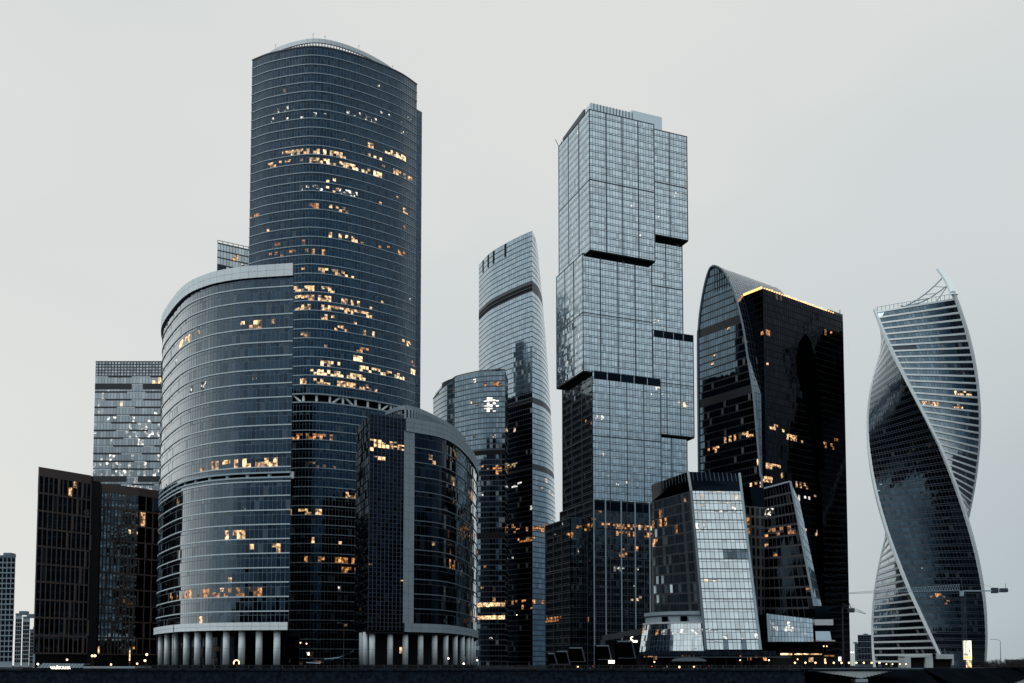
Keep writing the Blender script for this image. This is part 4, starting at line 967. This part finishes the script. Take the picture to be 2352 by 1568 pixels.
# glass box at the foot of the wing
g0, g1, g2, g3 = at(1767, 1474, 392), at(1869, 1474, 388), at(1866, 1421, 390), at(1763, 1409, 393)
cu = Curtain(th, M['gFed'], M['alud'], [(1775, 1440, 1865, 1450, 12, .25, 'C')], gap=(.16, .2), proud=.06, single=80)
cu.grid(quadgrid(g0, g1, g2, g3, 14, 5)); 
cu.grid(quadgrid(at(1747, 1462, 402), g0, g3, at(1747, 1412, 402), 3, 3)); cu.finish()
MB().hexa([g0 + Vector((.2, .4, 0)), g1 + Vector((-.1, .4, 0)), g1 + Vector((2, 14, 0)), g0 + Vector((-2, 14, 0))], [g3 + Vector((.2, .4, -.1)), g2 + Vector((-.1, .4, -.1)), g2 + Vector((2, 12, -.1)), g3 + Vector((-2, 12, -.1))]).build('box_core', M['dark'], th)
MB().path([g3, g0], .5, 6).build('edge_trim', M['greypanel'], th)
q0, q1, q2, q3 = at(1874, 1470, 392), at(1910, 1470, 392), at(1904, 1436, 393), at(1872, 1436, 393)
quadbox(q0, q1, q2, q3, M['gFed'], 'side_glass'); 
MB().box(q3.x - .6, 391.2, q3.z, q2.x + 1.2, 400, q3.z + 2.4).build('canopy_slab', M['concrete'], th); MB().box(q0.x - .5, 390.6, q0.z - .5, q1.x + 1, 400, q0.z).build('canopy_slab', M['concrete'], th)
MB().box(q0.x, 392.6, q0.z - 1, q1.x, 401, q3.z + 8).build('box_core', M['gDim'], th)
# drum at the foot of the stone side
dz0, dz1 = 6.8, zat(1432, 396, 1560); 
DP = resample(catmull([at(1478, 1470, 410).xy, at(1500, 1470, 402).xy, at(1527, 1470, 397).xy, at(1575, 1470, 393).xy, at(1634, 1470, 391.5).xy]), 1.35)
cu = Curtain(th, M['gHot'], M['aluc'], [(1525, 1456, 1625, 1452, 8, .6, 'C'), (1478, 1450, 1522, 1455, 12, .2, 'o')], gap=(.1, .1), proud=.05, tilt=.008, single=120)
DZ = lin(dz0, dz1, 5); cu.grid([[V2(p, q) for p in offset(DP, 1.9 * (1 - j / 5))] for j, q in enumerate(DZ)]); cu.finish()
core(th, DP, [Vector((82, 406)), Vector((60, 414))], 5, dz1, M['gDim'])
MB().sweep(DP, dz1, dz1 + .7, -1.2, .25).build('drum_edge', M['concrete'], th)
MB().sweep(offset(DP, -1.0), dz1 + .7, zat(1412, 396, 1560), -.6, 0).build('drum_attic', M['greypanel'], th)
MB().sweep(offset(DP, -.6), zat(1412, 396, 1560), zat(1404, 396, 1560), -8, .2).build('drum_eave', M['greypanel'], th)
for k in (10, 16): p = DP[k]; q = DP[k + 2]; MB().hexa([V2(p + Vector((0, -.05)), dz1 + 1), V2(q + Vector((0, -.05)), dz1 + 1), V2(q + Vector((0, 1)), dz1 + 1), V2(p + Vector((0, 1)), dz1 + 1)], [V2(p + Vector((0, -.05)), dz1 + 3), V2(q + Vector((0, -.05)), dz1 + 3), V2(q + Vector((0, 1)), dz1 + 3), V2(p + Vector((0, 1)), dz1 + 3)]).build('attic_window', M['gBlack'], th)
for u in (1644, 1732):
    p = at(u, 1480, 396.5); MB().box(p.x - 1.5, 396, 6.9, p.x + 1.5, 402, 10.2).build('porch', M['gBlack'], th)
# ================================================================ street level
# elevated road with an arcade of lit bars beneath
th = thing('elevated_road', 'dark elevated road deck over a dim arcade of lit bars at the river', 'bridge', (80, 384, 0))
xa, xb = at(1478, 1500, 384).x, at(1775, 1500, 384).x
MB().box(xa, 380, 5.2, xb, 396, 6.6).build('deck', M['asphalt'], th)
MB().box(xa, 379.6, 5.0, xb, 380.1, 6.9).build('parapet', M['granite'], th)
MB().box(xa, 379.4, 4.3, xb + 6, 380.0, 4.5).build('kerb_rail', M['aluc'], th)
for k in range(12):
    x = xa + 1 + (xb - xa - 2) * k / 11; MB().tube((x, 382, 0), (x, 382, 5.2), .45, n=10).build('pillar', M['granite'], th)
MB().box(xa - 2, 394, 0, xb + 30, 395, 5.2).build('rear_wall', M['dark'], th)
rr = random.Random(3)
for u, v, wd, hh, k in ((1490, 1508, 22, 3, 'o'), (1505, 1511, 8, 8, 'o'), (1580, 1505, 30, 3, 'o'), (1622, 1506, 18, 5, 'w'), (1650, 1508, 24, 8, 'd'), (1685, 1509, 20, 4, 'd'), (1700, 1506, 6, 9, 'o'), (1722, 1513, 10, 8, 'o'), (1738, 1506, 5, 9, 'o'), (1757, 1513, 8, 8, 'o'), (1840, 1502, 30, 3, 'W'), (1870, 1502, 34, 3, 'W'), (1905, 1506, 22, 3, 'o'), (1863, 1515, 10, 10, 'W'), (1929, 1513, 6, 10, 'k'), (1806, 1502, 26, 4, 'W'), (1895, 1517, 3, 10, 'W')):
    p = at(u, v, 393.6); s = 393.6 / F; MB().box(p.x - wd * s / 2, 393.4, max(.1, p.z - hh * s / 2), p.x + wd * s / 2, 393.8, p.z + hh * s / 2).build('bar_window', M[k], th)
# awning with parasol in front of the arcade
th = thing('entrance_awning', 'grey flat awning in front of the arcade bars', 'awning', (72, 378, 0))
p0, p1 = at(1545, 1516, 376), at(1620, 1516, 376)
m = MB(); n = 9
for i in range(n):
    a, b = p0.lerp(p1, i / n), p0.lerp(p1, (i + 1) / n); hz = lambda f: 1.0 * sin(pi * f) ** .5
    m.hexa([(a.x, 374, a.z - .4), (b.x, 374, b.z - .4), (b.x, 379, b.z - .4), (a.x, 379, a.z - .4)], [(a.x, 374, a.z + hz(i / n)), (b.x, 374, b.z + hz((i + 1) / n)), (b.x, 379, b.z + hz((i + 1) / n)), (a.x, 379, a.z + hz(i / n))])
m.build('canopy', M['aluc'], th)
for x in (p0.x + .4, p1.x - .4): MB().tube((x, 375, 0), (x, 375, p0.z), .12, n=6).build('post', M['iron'], th)

# railing on the embankment: posts, rails and ring ornaments
th = thing('embankment_railing', 'black iron railing with ring ornaments on top of the embankment wall', 'railing', (0, WALLY, .05))
xs0, xs1 = at(312, 1530, WALLY).x, 82.5
n = int((xs1 - xs0) / 3.2)
rg = MB()
for k in range(n + 1):
    x = xs0 + 3.2 * k; MB().box(x - .14, WALLY - .1, .05, x + .14, WALLY + .1, 1.25).build('post', M['iron'], th)
    if k < n:
        MB().box(x + .14, WALLY - .05, 1.08, x + 3.06, WALLY + .05, 1.2).build('rail', M['iron'], th); MB().box(x + .14, WALLY - .05, .12, x + 3.06, WALLY + .05, .22).build('rail', M['iron'], th)
        for q in range(4):
            c = Vector((x + .5 + q * .73, WALLY, .65)); pts = [c + Vector((.3 * cos(t), 0, .36 * sin(t))) for t in [2 * pi * i / 10 for i in range(11)]]; rg.path(pts, .045, 4)
rg.build('ring_ornament', M['iron'], th)['kind'] = 'stuff'

# street lamps
def lamp(label, u, v0, Y, hgt_v, arm=1.6, lit_=False, group='street lamps'):
    p = at(u, 1525, Y); zt = zat(hgt_v, Y, u); th = thing('street_lamp', label, 'street lamp', (p.x, Y, 0), group)
    MB().tube((p.x, Y, 0), (p.x, Y, zt - .8), .16, .09, n=8).build('pole', M['iron'], th)
    pts = [(p.x + arm * (1 - cos(t)), Y, zt - .8 + .8 * sin(t)) for t in [pi / 2 * i / 5 for i in range(6)]]
    MB().path(pts, .07, 6).build('arm', M['iron'], th)
    e = pts[-1]; MB().box(e[0] - .1, Y - .18, e[2] - .1, e[0] + (.8 if arm > 0 else .1) - (.8 if arm < 0 else 0), Y + .18, e[2] + .06).build('lamp_head', M['lampw'] if lit_ else M['aluc'], th)
lamp('tall thin street lamp standing before the rounded block columns', 397, 1530, 278, 1430, 1.2)
lamp('tall street lamp before the black gap between the two front blocks', 789, 1530, 280, 1430, -1.2)
lamp('curved arm street lamp left of the bright leaning glass front', 1592, 1490, 378, 1462, 2.6)
lamp('straight street lamp before the middle of the leaning glass front', 1703, 1490, 378, 1446, -2.6)
lamp('street lamp with curved arm alone against the sky by the twisted tower', 2299, 1525, 420, 1468, -3.6)
lamp('small street lamp under the stone framed block', 1101, 1525, 285, 1440, 1.4)

# restaurant pavilion with lit sign at the left
th = thing('riverside_pavilion', 'low glass roofed riverside pavilion with a lit name sign', 'pavilion', (-120, 285, 0))
a, b = at(84, 1524, 280), at(312, 1533, 280)
m = MB(); x0, x1 = a.x, at(190, 1524, 280).x
m.hexa([(x0, 280, .4), (x1, 280, .4), (x1, 292, .4), (x0, 292, .4)], [(x0 + 1.2, 281.2, 1.75), (x1, 281.2, 1.6), (x1, 291, 1.6), (x0 + 1.2, 291, 1.75)]); m.build('glass_roof', M['gFed2'], th)
MB().box(x1, 280.4, .25, b.x, 292, .85).build('roof_edge', M['greypanel'], th)
for k in range(14): x = x0 + 1.2 + (x1 - x0 - 1.2) * k / 13; MB().tube((x - .6, 279.95, .45), (x, 281.1, 1.7), .05, n=4).build('roof_bar', M['alud'], th)
MB().box(x0 - 5, 281.5, -.01 + .02, b.x, 291.5, .35).build('wall', M['dark'], th)
cv = bpy.data.curves.new('lettering', 'FONT'); cv.body = 'ЧАЙХАНА'; cv.size = 1.15; cv.extrude = .04; cv.space_character = 1.1; cv.materials.append(M['sign'])
tmp = bpy.data.objects.new('lettering', cv); COL.objects.link(tmp); tmp.rotation_euler = (pi / 2, 0, 0)
bpy.context.view_layer.update(); me = bpy.data.meshes.new_from_object(tmp.evaluated_get(bpy.context.evaluated_depsgraph_get())); bpy.data.objects.remove(tmp)
lo = link('lettering', me, th, (at(112, 1530, 279).x, 279.7, .02)); lo.rotation_euler = (pi / 2, 0, 0)
for k, (u, v) in enumerate(((87, 1525), (154, 1515), (255, 1526), (315, 1524))):
    p = at(u, v, 279); MB().ball((p.x, 279, p.z), .28, 8, 6).build('bulb', M['lampw'] if k else M['lampc'], th)
th = thing('neon_mast', 'thin glowing orange light mast before the brown stone block', 'light', (at(298, 1520, 300).x, 300, 0))
p = at(298, 1500, 300); MB().tube((p.x, 300, 0), (p.x, 300, 2.4), .1, n=6).build('lower_tube', M['o'], th); MB().tube((p.x, 300, 2.6), (p.x, 300, p.z + .8), .17, n=6).build('upper_tube', M['W'], th)
# lanterns by the brown block
for k, (u, v, lab) in enumerate(((212, 1506, 'bright lantern pair at the foot of the brown stone block'), (337, 1503, 'warm lantern beside the rounded block columns'), (333, 1517, 'small low lantern beside the rounded block columns'), (300 + 243, 1523, 'glowing ring lantern between the pale columns'), (1560, 1533, 'big round lantern on the quay below the leaning office'))):
    Y = 279 if k != 4 else 300; p = at(u, v, Y); th = thing('lantern', lab, 'lantern', (p.x, Y, 0), 'lanterns')
    MB().tube((p.x, Y, 0), (p.x, Y, max(.3, p.z - .2)), .06, n=6).build('post', M['iron'], th)
    if k == 3:
        MB().path([Vector((p.x + .8 * cos(t), Y, p.z + .1 + .8 * sin(t))) for t in [pi * (-.15 + 1.3 * i / 12) for i in range(13)]], .17, 6).build('ring', M['lampw'], th)
    else:
        MB().ball((p.x, Y, max(.6, p.z)), .36, 10, 6).build('globe', M['lampw'], th)
        if k == 0: MB().ball((p.x + .8, Y, p.z), .36, 10, 6).build('globe', M['lampw'], th)

# folded glass canopies
def shard(label, pts, Y):
    P = [at(u, v, Y + dy) for u, v, dy in pts]; c = sum(P, Vector()) / len(P); th = thing('folded_canopy', label, 'canopy', (c.x, c.y, 0), 'folded canopies')
    m = MB(); up = Vector((0, .1, .18)); n = len(P)
    m.poly(P); m.poly([p + up for p in reversed(P)])
    for i in range(n): j = (i + 1) % n; m.poly([P[i], P[j], P[j] + up, P[i] + up])
    m.build('glass_sheet', M['gFed'], th)
    for i in range(n): MB().tube(P[i], P[(i + 1) % n], .06, n=4).build('edge_bar', M['alud'], th)
    for i in (1, n - 1): MB().tube((P[i].x, P[i].y, 0), P[i], .08, n=6).build('prop', M['iron'], th)
shard('lower folded glass canopy near the ground between the front blocks', [(703, 1522, 0), (724, 1517, 4), (766, 1515, 8), (745, 1520, 3), (735, 1524, 0)], 296)
shard('upper slanted glass canopy rising to the right between the front blocks', [(745, 1514, 0), (775, 1507, 4), (812, 1495, 8), (790, 1506, 2), (778, 1511, 0)], 300)

# angular entrance kiosks stepping up along the quay
kio = [(1259, 1281, 1500, 1530, 'smallest'), (1279, 1310, 1495, 1530, 'second smallest'), (1308, 1345, 1487, 1520, 'middle sized'), (1375, 1392, 1482, 1517, 'half hidden'), (1418, 1460, 1472, 1512, 'largest')]
for u0, u1, v0, v1, sz_ in kio:
    Y = 296; a, b = at(u0, v0, Y), at(u1 - 8, v0, Y); c = at(u1, min(v1, 1526), Y)
    if sz_ == 'half hidden': a, b = at(1370, v0, Y), at(1398, v0, Y); c = at(1405, 1515, Y)
    th = thing('entrance_kiosk', sz_ + ' of the dark slanted glass kiosks with pale edge trim on the quay', 'kiosk', ((a.x + c.x) / 2, Y, 0), 'slanted kiosks')
    fx = (c.x - b.x) / max(.1, (b.z - c.z)) ; gxr = b.x + fx * b.z
    MB().hexa([(a.x, Y, 0), (gxr, Y, 0), (gxr, Y + 7, 0), (a.x, Y + 7, 0)], [(a.x, Y, a.z), (b.x, Y, b.z), (b.x, Y + 7, b.z), (a.x, Y + 7, a.z)]).build('body', M['void'], th)
    MB().box(a.x, Y - .25, a.z - .3, b.x, Y - .02, a.z + .1).build('top_trim', M['aluc'], th)
    MB().hexa([(c.x - .3, Y - .22, c.z), (c.x + .1, Y - .22, c.z), (c.x + .1, Y - .02, c.z), (c.x - .3, Y - .02, c.z)], [(b.x - .3, Y - .22, b.z), (b.x + .1, Y - .22, b.z), (b.x + .1, Y - .02, b.z), (b.x - .3, Y - .02, b.z)]).build('side_trim', M['alud'], th)
    MB().box(a.x + .3, Y - .2, c.z, c.x, Y - .02, c.z + .2).build('sill_trim', M['alud'], th)
p = at(1631 * .8612, 1765 * .8612, 294)
th = thing('lit_info_box', 'bright lit box between two slanted kiosks on the quay', 'light box', (p.x, 294, 0)); MB().box(p.x - .9, 293.8, p.z - .45, p.x + .9, 294.4, p.z + .5).build('light_panel', M['sign'], th); MB().box(p.x - .15, 294, 0, p.x + .15, 294.3, p.z - .45).build('stand', M['iron'], th)

# portal with crescent sign at the foot of the stacked tower
th = thing('signed_portal', 'dark grey portal frame with a lit crescent sign above the kiosks', 'portal', (at(1420, 1500, 430).x, 430, 0))
a, b = at(1385, 1470, 430), at(1480, 1452, 426)
MB().hexa([(a.x, 430, a.z - .2), (b.x, 426, b.z - .9), (b.x, 427, b.z - .9), (a.x, 431, a.z - .2)], [(a.x, 430, a.z + 2.2), (b.x, 426, b.z + 2.0), (b.x, 427, b.z + 2.0), (a.x, 431, a.z + 2.2)]).build('lintel', M['darkstone'], th)
for q, y in ((a, 430), (b, 426)): MB().box(q.x - 1, y, 0, q.x + 1, y + 1, q.z).build('jamb', M['alud'], th)
MB().box(a.x + 1.2, 432, 0, b.x - 1.2, 433, a.z).build('dark_glass', M['dark'], th)
c = at(1452, 1466, 425)
m = MB(); 
for i in range(12):
    t0, t1 = radians(50 + 260 * i / 12), radians(50 + 260 * (i + 1) / 12)
    w_ = lambda t: .55 * sin((t - radians(50)) / radians(260) * pi) + .06
    for_ = lambda t, r: (c.x + r * cos(t), 425, c.z + r * sin(t))
    m.poly([for_(t0, .85), for_(t1, .85), for_(t1, .85 - w_(t1)), for_(t0, .85 - w_(t0))])
m.build('crescent', M['sign'], th)
for k in range(11):
    if k == 5: continue
    x = at(1436, 1473, 425).x + k * .5; MB().box(x, 424.95, c.z - 1.95 + k * .02, x + .36, 425.05, c.z - 1.05 + k * .02).build('letter', M['sign'], th)
MB().box(at(1433, 1473, 425).x, 425.2, c.z - 2.2, at(1466, 1473, 425).x, 425.6, c.z + 1.2).build('sign_board', M['dark'], th)

# cars on the quay road
def car(label, u, v, Y, face):
    p = at(u, 1530, Y); th = thing('car', label, 'car', (p.x, Y, 0), 'cars on the quay road'); s = face
    prof_ = [(-2.2, .35), (-2.2, .85), (-1.5, 1.0), (-.8, 1.45), (.7, 1.45), (1.35, 1.0), (2.1, .85), (2.2, .35)]
    m = MB(); n = len(prof_)
    for y0, y1 in ((Y, Y + 1.75),):
        A = [(p.x + s * x, y0, z_) for x, z_ in prof_]; B = [(p.x + s * x, y1, z_) for x, z_ in prof_]
        m.poly(A); m.poly(B[::-1])
        for i in range(n): j = (i + 1) % n; m.poly([A[i], A[j], B[j], B[i]])
    m.build('body', M['gBlack'], th)
    MB().poly([(p.x - s * 1.3, Y - .01, 1.0), (p.x + s * 1.15, Y - .01, 1.0), (p.x + s * .65, Y - .01, 1.38), (p.x - s * .75, Y - .01, 1.38)]).build('side_window', M['gDim'], th)
    for x in (-1.35, 1.35):
        o = MB().tube((p.x + x, Y - .05, .33), (p.x + x, Y + .25, .33), .33, n=12).build('wheel', M['iron'], th); MB().tube((p.x + x, Y - .07, .33), (p.x + x, Y - .04, .33), .19, n=8).build('rim', M['aluc'], o)
    for y in (Y + .25, Y + 1.4): MB().ball((p.x + s * 2.2, y, .7), .2, 8, 6).build('headlight', M['lampw'], th)
    for y in (Y + .25, Y + 1.4): MB().ball((p.x - s * 2.2, y, .8), .12, 6, 5).build('tail_light', M['tail'], th)
car('dark car with headlights on below the arcade awning', 1612, 1530, 292, -1); car('dark car parked left of the arcade below the drum', 1515, 1530, 292, 1); car('dark car parked among the slanted kiosks', 1345, 1530, 285, -1)

# haunched bridge with globe lamps
th = thing('haunched_bridge', 'concrete bridge with pale ribbed haunched girder and pier at right', 'bridge', (150, 362, 0))
Yb = 362; x0, x1 = at(1868, 1540, Yb).x, at(2120, 1540, Yb).x; xp = at(1978, 1540, Yb).x
def low(x): 
    f = (x - x0) / (xp - x0) if x < xp else (x1 - 12 - x) / (x1 - 12 - xp); f = max(0, min(1, f)); return -1.05 - 2.7 * f
MB().box(x0, Yb - .3, -1.0, x1, Yb + 14, -.3).build('deck', M['granite'], th)
MB().box(x0, Yb - .5, -.3, x1, Yb - .2, .1).build('deck_edge', M['aluc'], th)
n = 22; xe = x1 - 12
for k in range(n):
    a, b = x0 + (xe - x0) * k / n, x0 + (xe - x0) * (k + 1) / n
    MB().hexa([(a, Yb + .4, low(a)), (b, Yb + .4, low(b)), (b, Yb + 6, low(b)), (a, Yb + 6, low(a))], [(a, Yb + .4, -1), (b, Yb + .4, -1), (b, Yb + 6, -1), (a, Yb + 6, -1)]).build('girder_panel', M['aluc'], th, loc=(a, Yb, -1))
    c_ = (a + b) / 2; MB().hexa([(a + .15, Yb + .1, low(c_) + .05), (c_ + .75, Yb + .1, low(c_) + .05), (c_ + .75, Yb + .45, low(c_) + .05), (a + .15, Yb + .45, low(c_) + .05)], [(a + .15, Yb - .1, -1.05), (c_ + .75, Yb - .1, -1.05), (c_ + .75, Yb + .45, -1.05), (a + .15, Yb + .45, -1.05)]).build('girder_rib', M['concrete'], th, loc=(a, Yb, -1))
MB().box(xp - 2, Yb - .2, -5.2, xp + 2.4, Yb + 6, -4.0).build('pier_cap', M['greypanel'], th); MB().box(xp - .5, Yb + .3, -8, xp + .5, Yb + 5, -5.2).build('pier', M['greypanel'], th)
k = 0
labs = ['first', 'second', 'third', 'fourth', 'fifth', 'sixth', 'seventh', 'eighth', 'ninth', 'tenth', 'eleventh', 'twelfth', 'thirteenth', 'fourteenth', 'fifteenth', 'sixteenth']
for u in (1826, 1850, 1873, 1896, 1915, 1933, 1950, 1967, 1984, 2002, 2020, 2036, 2050, 2067, 2081, 2180):
    Y = 364 if u < 2030 else 440; p = at(u, 1522 if u < 2030 else 1525, Y)
    if u == 2180: continue
    th = thing('globe_lamp', labs[k] + ' globe lamp from the left in the row along the bridge', 'lamp', (p.x, Y, -.3), 'globe lamps along the bridge'); k += 1
    MB().tube((p.x, Y, -.3), (p.x, Y, p.z - .3), .07, n=6).build('post', M['iron'], th); MB().ball(p, .36 if u < 2030 else .3, 10, 7).build('globe', M['lampw'], th)

# white portal building, lit billboard
th = thing('white_portal_building', 'low white concrete portal building with black openings under the twisted tower', 'building', (at(2135, 1520, 470).x, 470, 0))
Y = 470; X = lambda u, v=1520: at(u, v, Y).x; zz_ = lambda v: zat(v, Y, 2130); z0 = -.3
MB().box(X(2078), Y, z0, X(2092), Y + 8, zz_(1508)).build('pier', M['concrete'], th); MB().box(X(2126), Y, z0, X(2143), Y + 8, zz_(1507)).build('pier', M['concrete'], th); MB().box(X(2188), Y, z0 + 1.5, X(2191), Y + 8, zz_(1508)).build('pier', M['concrete'], th)
MB().hexa([(X(2078), Y - .1, zz_(1510)), (X(2190), Y - .1, zz_(1508)), (X(2190), Y + 8, zz_(1508)), (X(2078), Y + 8, zz_(1510))], [(X(2078), Y - .1, zz_(1506)), (X(2150), Y - .1, zz_(1502)), (X(2150), Y + 8, zz_(1502)), (X(2078), Y + 8, zz_(1506))]).build('lintel', M['concrete'], th)
MB().box(X(2150), Y - .05, zz_(1513), X(2191), Y + 8, zz_(1502.5)).build('lintel', M['concrete'], th)
for a, b in ((2092, 2126), (2143, 2176), (2176, 2188)): MB().box(X(a), Y + 2, z0, X(b), Y + 3, zz_(1509)).build('opening', M['dark'], th)
MB().box(X(2142), Y - .5, zz_(1508), X(2149), Y, zz_(1501)).build('sign_box', M['gBlack'], th)
th = thing('lit_billboard', 'tall bright lit screen billboard at the foot of the twisted tower', 'billboard', (at(2222, 1520, 520).x, 520, 0))
a, b = at(2213, 1515, 520), at(2231, 1471, 520)
MB().box(a.x, 520, a.z, b.x, 521, b.z).build('screen', M['screen'], th); MB().box(a.x + 1.6, 520.2, -.2, b.x - .2, 521, a.z).build('lit_base', M['W'], th); MB().box(a.x - .15, 519.9, a.z - .2, a.x, 521.1, b.z + .2).build('frame', M['iron'], th); MB().box(b.x, 519.9, a.z - .2, b.x + .15, 521.1, b.z + .2).build('frame', M['iron'], th)
MB().hexa([(a.x, 519.9, a.z + .6), (b.x, 519.9, a.z + .6), (b.x, 520, a.z + .6), (a.x, 520, a.z + .6)], [(a.x, 519.9, a.z + 1.5), (b.x, 519.9, a.z + 2.2), (b.x, 520, a.z + 2.2), (a.x, 520, a.z + 1.5)]).build('orange_stripe', M['ledw'], th)

MB().hexa([(b.x - 1.9, 519.85, b.z - 6.2), (b.x - .5, 519.85, b.z - 5.8), (b.x - .5, 519.95, b.z - 5.8), (b.x - 1.9, 519.95, b.z - 6.2)], [(b.x - 1.4, 519.85, b.z - 5.2), (b.x - .9, 519.85, b.z - 5.3), (b.x - .9, 519.95, b.z - 5.3), (b.x - 1.4, 519.95, b.z - 5.2)]).build('dark_emblem', M['iron'], th)
for k in range(4): MB().box(a.x + .5 + k * .8, 519.9, a.z + 2.4, a.x + .9 + k * .8, 519.98, a.z + 3.1 + (k % 2) * .6).build('skyline_print', M['alu'], th)
# small white and warm lights along the quay and under the blocks
rr = random.Random(21)
for k, (u, v, Y, kind) in enumerate(((655, 1510, 300, 'c'), (662, 1510, 300, 'c'), (690, 1476, 330, 'w'), (704, 1478, 330, 'w'), (1096, 1516, 300, 'c'), (1065, 1524, 290, 'c'), (1030, 1512, 305, 'c'), (1187, 1412, 560, 'c'), (1503, 1520, 330, 'w'), (1700, 1516, 350, 'w'), (1766, 1516, 350, 'c'), (1832, 1514, 350, 'w'), (1892, 1484, 380, 'w'), (1899, 1484, 380, 'w'), (1955, 1498, 470, 'c'), (1960, 1498, 470, 'c'))):
    p = at(u, v, Y); th = thing('street_light', ('white' if kind == 'c' else 'warm') + ' point light, ' + ['first', 'second', 'third', 'fourth', 'fifth', 'sixth', 'seventh', 'eighth', 'ninth', 'tenth', 'eleventh', 'twelfth', 'thirteenth', 'fourteenth', 'fifteenth', 'sixteenth'][k] + ' from the left along the dark quay', 'light', (p.x, Y, 0), 'small quay lights')
    MB().tube((p.x, Y + .1, 0), (p.x, Y + .1, p.z), .06, n=5).build('post', M['iron'], th); MB().ball(p, .26, 8, 5).build('lamp', M['lampw'] if kind == 'w' else M['lampc'], th)
# tower crane: lattice jib across the twisted tower
th = thing('tower_crane', 'grey lattice tower crane with long jib crossing the twisted tower', 'crane', (at(2212, 1400, 430).x, 430, 0))
def lattice(m, a, b, n, h=1.6):
    up = Vector((0, 0, h))
    m.tube(a, b, .13, n=4)
    m.tube(a + up * .15, b + up, .09, n=4)
    for i in range(n):
        p, q = a.lerp(b, i / n), a.lerp(b, (i + 1) / n); f = .15 + .85 * (i + .5) / n; mid = p.lerp(q, .5) + up * f; m.tube(p, mid, .06, n=4); m.tube(mid, q, .06, n=4)
    return m
Yc = 430; xm = at(2212, 1357, Yc)
lattice(MB(), at(1950, 1363, Yc), at(2205, 1355, Yc), 44, 2.6).build('jib', M['alu'], th)
MB().box(xm.x, Yc - .5, xm.z - .2, at(2315, 1355, Yc).x, Yc + .5, xm.z + .3).build('counter_jib', M['alu'], th)
a, b = at(2278, 1350, Yc), at(2291, 1362, Yc); MB().box(a.x, Yc - 1, b.z, b.x, Yc + 1, a.z).build('counterweight', M['alud'], th)
a, b = at(2297, 1351, Yc), at(2313, 1360, Yc); MB().box(a.x, Yc - 1, b.z, b.x, Yc + 1, a.z).build('winch', M['alud'], th); MB().tube((b.x - .6, Yc, a.z), (b.x - .6, Yc, a.z + 2.2), .1, n=4).build('mast_light', M['alud'], th)
apex = at(2207, 1325, Yc); mm_ = MB()
for dx in (-.7, .7):
    for dy in (-.7, .7): mm_.tube((xm.x + dx, Yc + dy, 0), (xm.x + dx, Yc + dy, xm.z), .11, n=4)
zq = 0
while zq < xm.z - 2: mm_.tube((xm.x - .7, Yc - .7, zq), (xm.x + .7, Yc - .7, zq + 2), .06, n=4); zq += 2
mm_.build('mast', M['alud'], th); MB().tube(xm, apex, .16, n=4).build('apex', M['alud'], th)
for q in (at(2290, 1352, Yc), at(2120, 1355, Yc)): MB().tube(apex, q, .045, n=4).build('tie_cable', M['alud'], th)
MB().box(xm.x - 1.6, Yc - 1.2, xm.z - 2.4, xm.x - .2, Yc, xm.z).build('cab', M['alu'], th)
th = thing('mobile_crane', 'small dark crane boom sticking out beside the arched dark tower', 'crane', (at(1935, 1400, 500).x, 500, 0))
a, b = at(1935, 1395, 500), at(1988, 1410, 500); lattice(MB(), b, a, 10, 2.2).build('boom', M['alud'], th); c = at(1950, 1385, 500)
MB().tube(c, b, .05, n=4).build('tie_cable', M['alud'], th); MB().tube(c, at(1957, 1402, 500), .2, n=4).build('strut', M['alud'], th); q = at(1955, 1402, 500); MB().box(q.x - 1.5, 499, q.z - 1, q.x + 1.5, 501, q.z + 1.2).build('winch_house', M['alud'], th); MB().tube((a.x, 500, 0), a, .5, .4, n=6).build('mast', M['iron'], th)

# bare scrub on the right bank
rr = random.Random(8)
def shrub(label, u, Y, h):
    p = at(u, 1524, Y); th = thing('bare_shrub', label, 'shrub', (p.x, Y, 0), 'bare shrubs on the right bank'); m = MB(); t_ = MB()
    for k in range(70):
        a = rr.uniform(0, 6.28); l = h * rr.uniform(.4, 1); b0_ = Vector((p.x + rr.gauss(0, h * .3), Y + rr.gauss(0, .8), 0)); e = b0_ + Vector((cos(a) * l * .35, sin(a) * l * .3, l)); m.tube(b0_, e, .07, .03, n=3)
        for q in range(4): f = rr.uniform(.4, .95); s_ = b0_.lerp(e, f); m.tube(s_, s_ + Vector((rr.gauss(0, .5), rr.gauss(0, .4), rr.uniform(.3, 1.0))) * h * .2, .035, .02, n=3)
    for k in range(3): t_.tube((p.x + k * .3 - .3, Y, 0), (p.x + rr.gauss(0, .5), Y, h * .6), .13, .06, n=5)
    m.build('twigs', M['bark'], th); t_.build('stems', M['bark'], th)
for k, (u, h) in enumerate(((2262, 4.4), (2270, 3.6), (2281, 4.6), (2290, 5.2), (2303, 3.8), (2314, 5.5), (2326, 4.4), (2338, 5.0), (2348, 6.4))):
    shrub(labs[k] + ' bare shrub from the left on the right hand bank', u, 560 + 8 * (k % 3), h)
m = MB(); r2 = random.Random(4)
for k in range(700):
    p = at(r2.uniform(2240, 2420), 1527, r2.uniform(556, 640)); l = r2.uniform(.8, 2.8); m.tube((p.x, p.y, 0), (p.x + r2.gauss(0, .5), p.y, l), .09, .03, n=3)
struct(m.build('undergrowth', M['bark']), 'stuff')
th = thing('low_shed', 'small low shed with pale roof at the right picture edge', 'shed', (at(2345, 1525, 640).x, 640, 0)); a = at(2328, 1516, 640); MB().box(a.x, 640, 0, a.x + 12, 650, a.z).build('wall', M['alud'], th); MB().box(a.x - .3, 639.6, a.z, a.x + 12.3, 650.4, a.z + .5).build('roof', M['greypanel'], th)
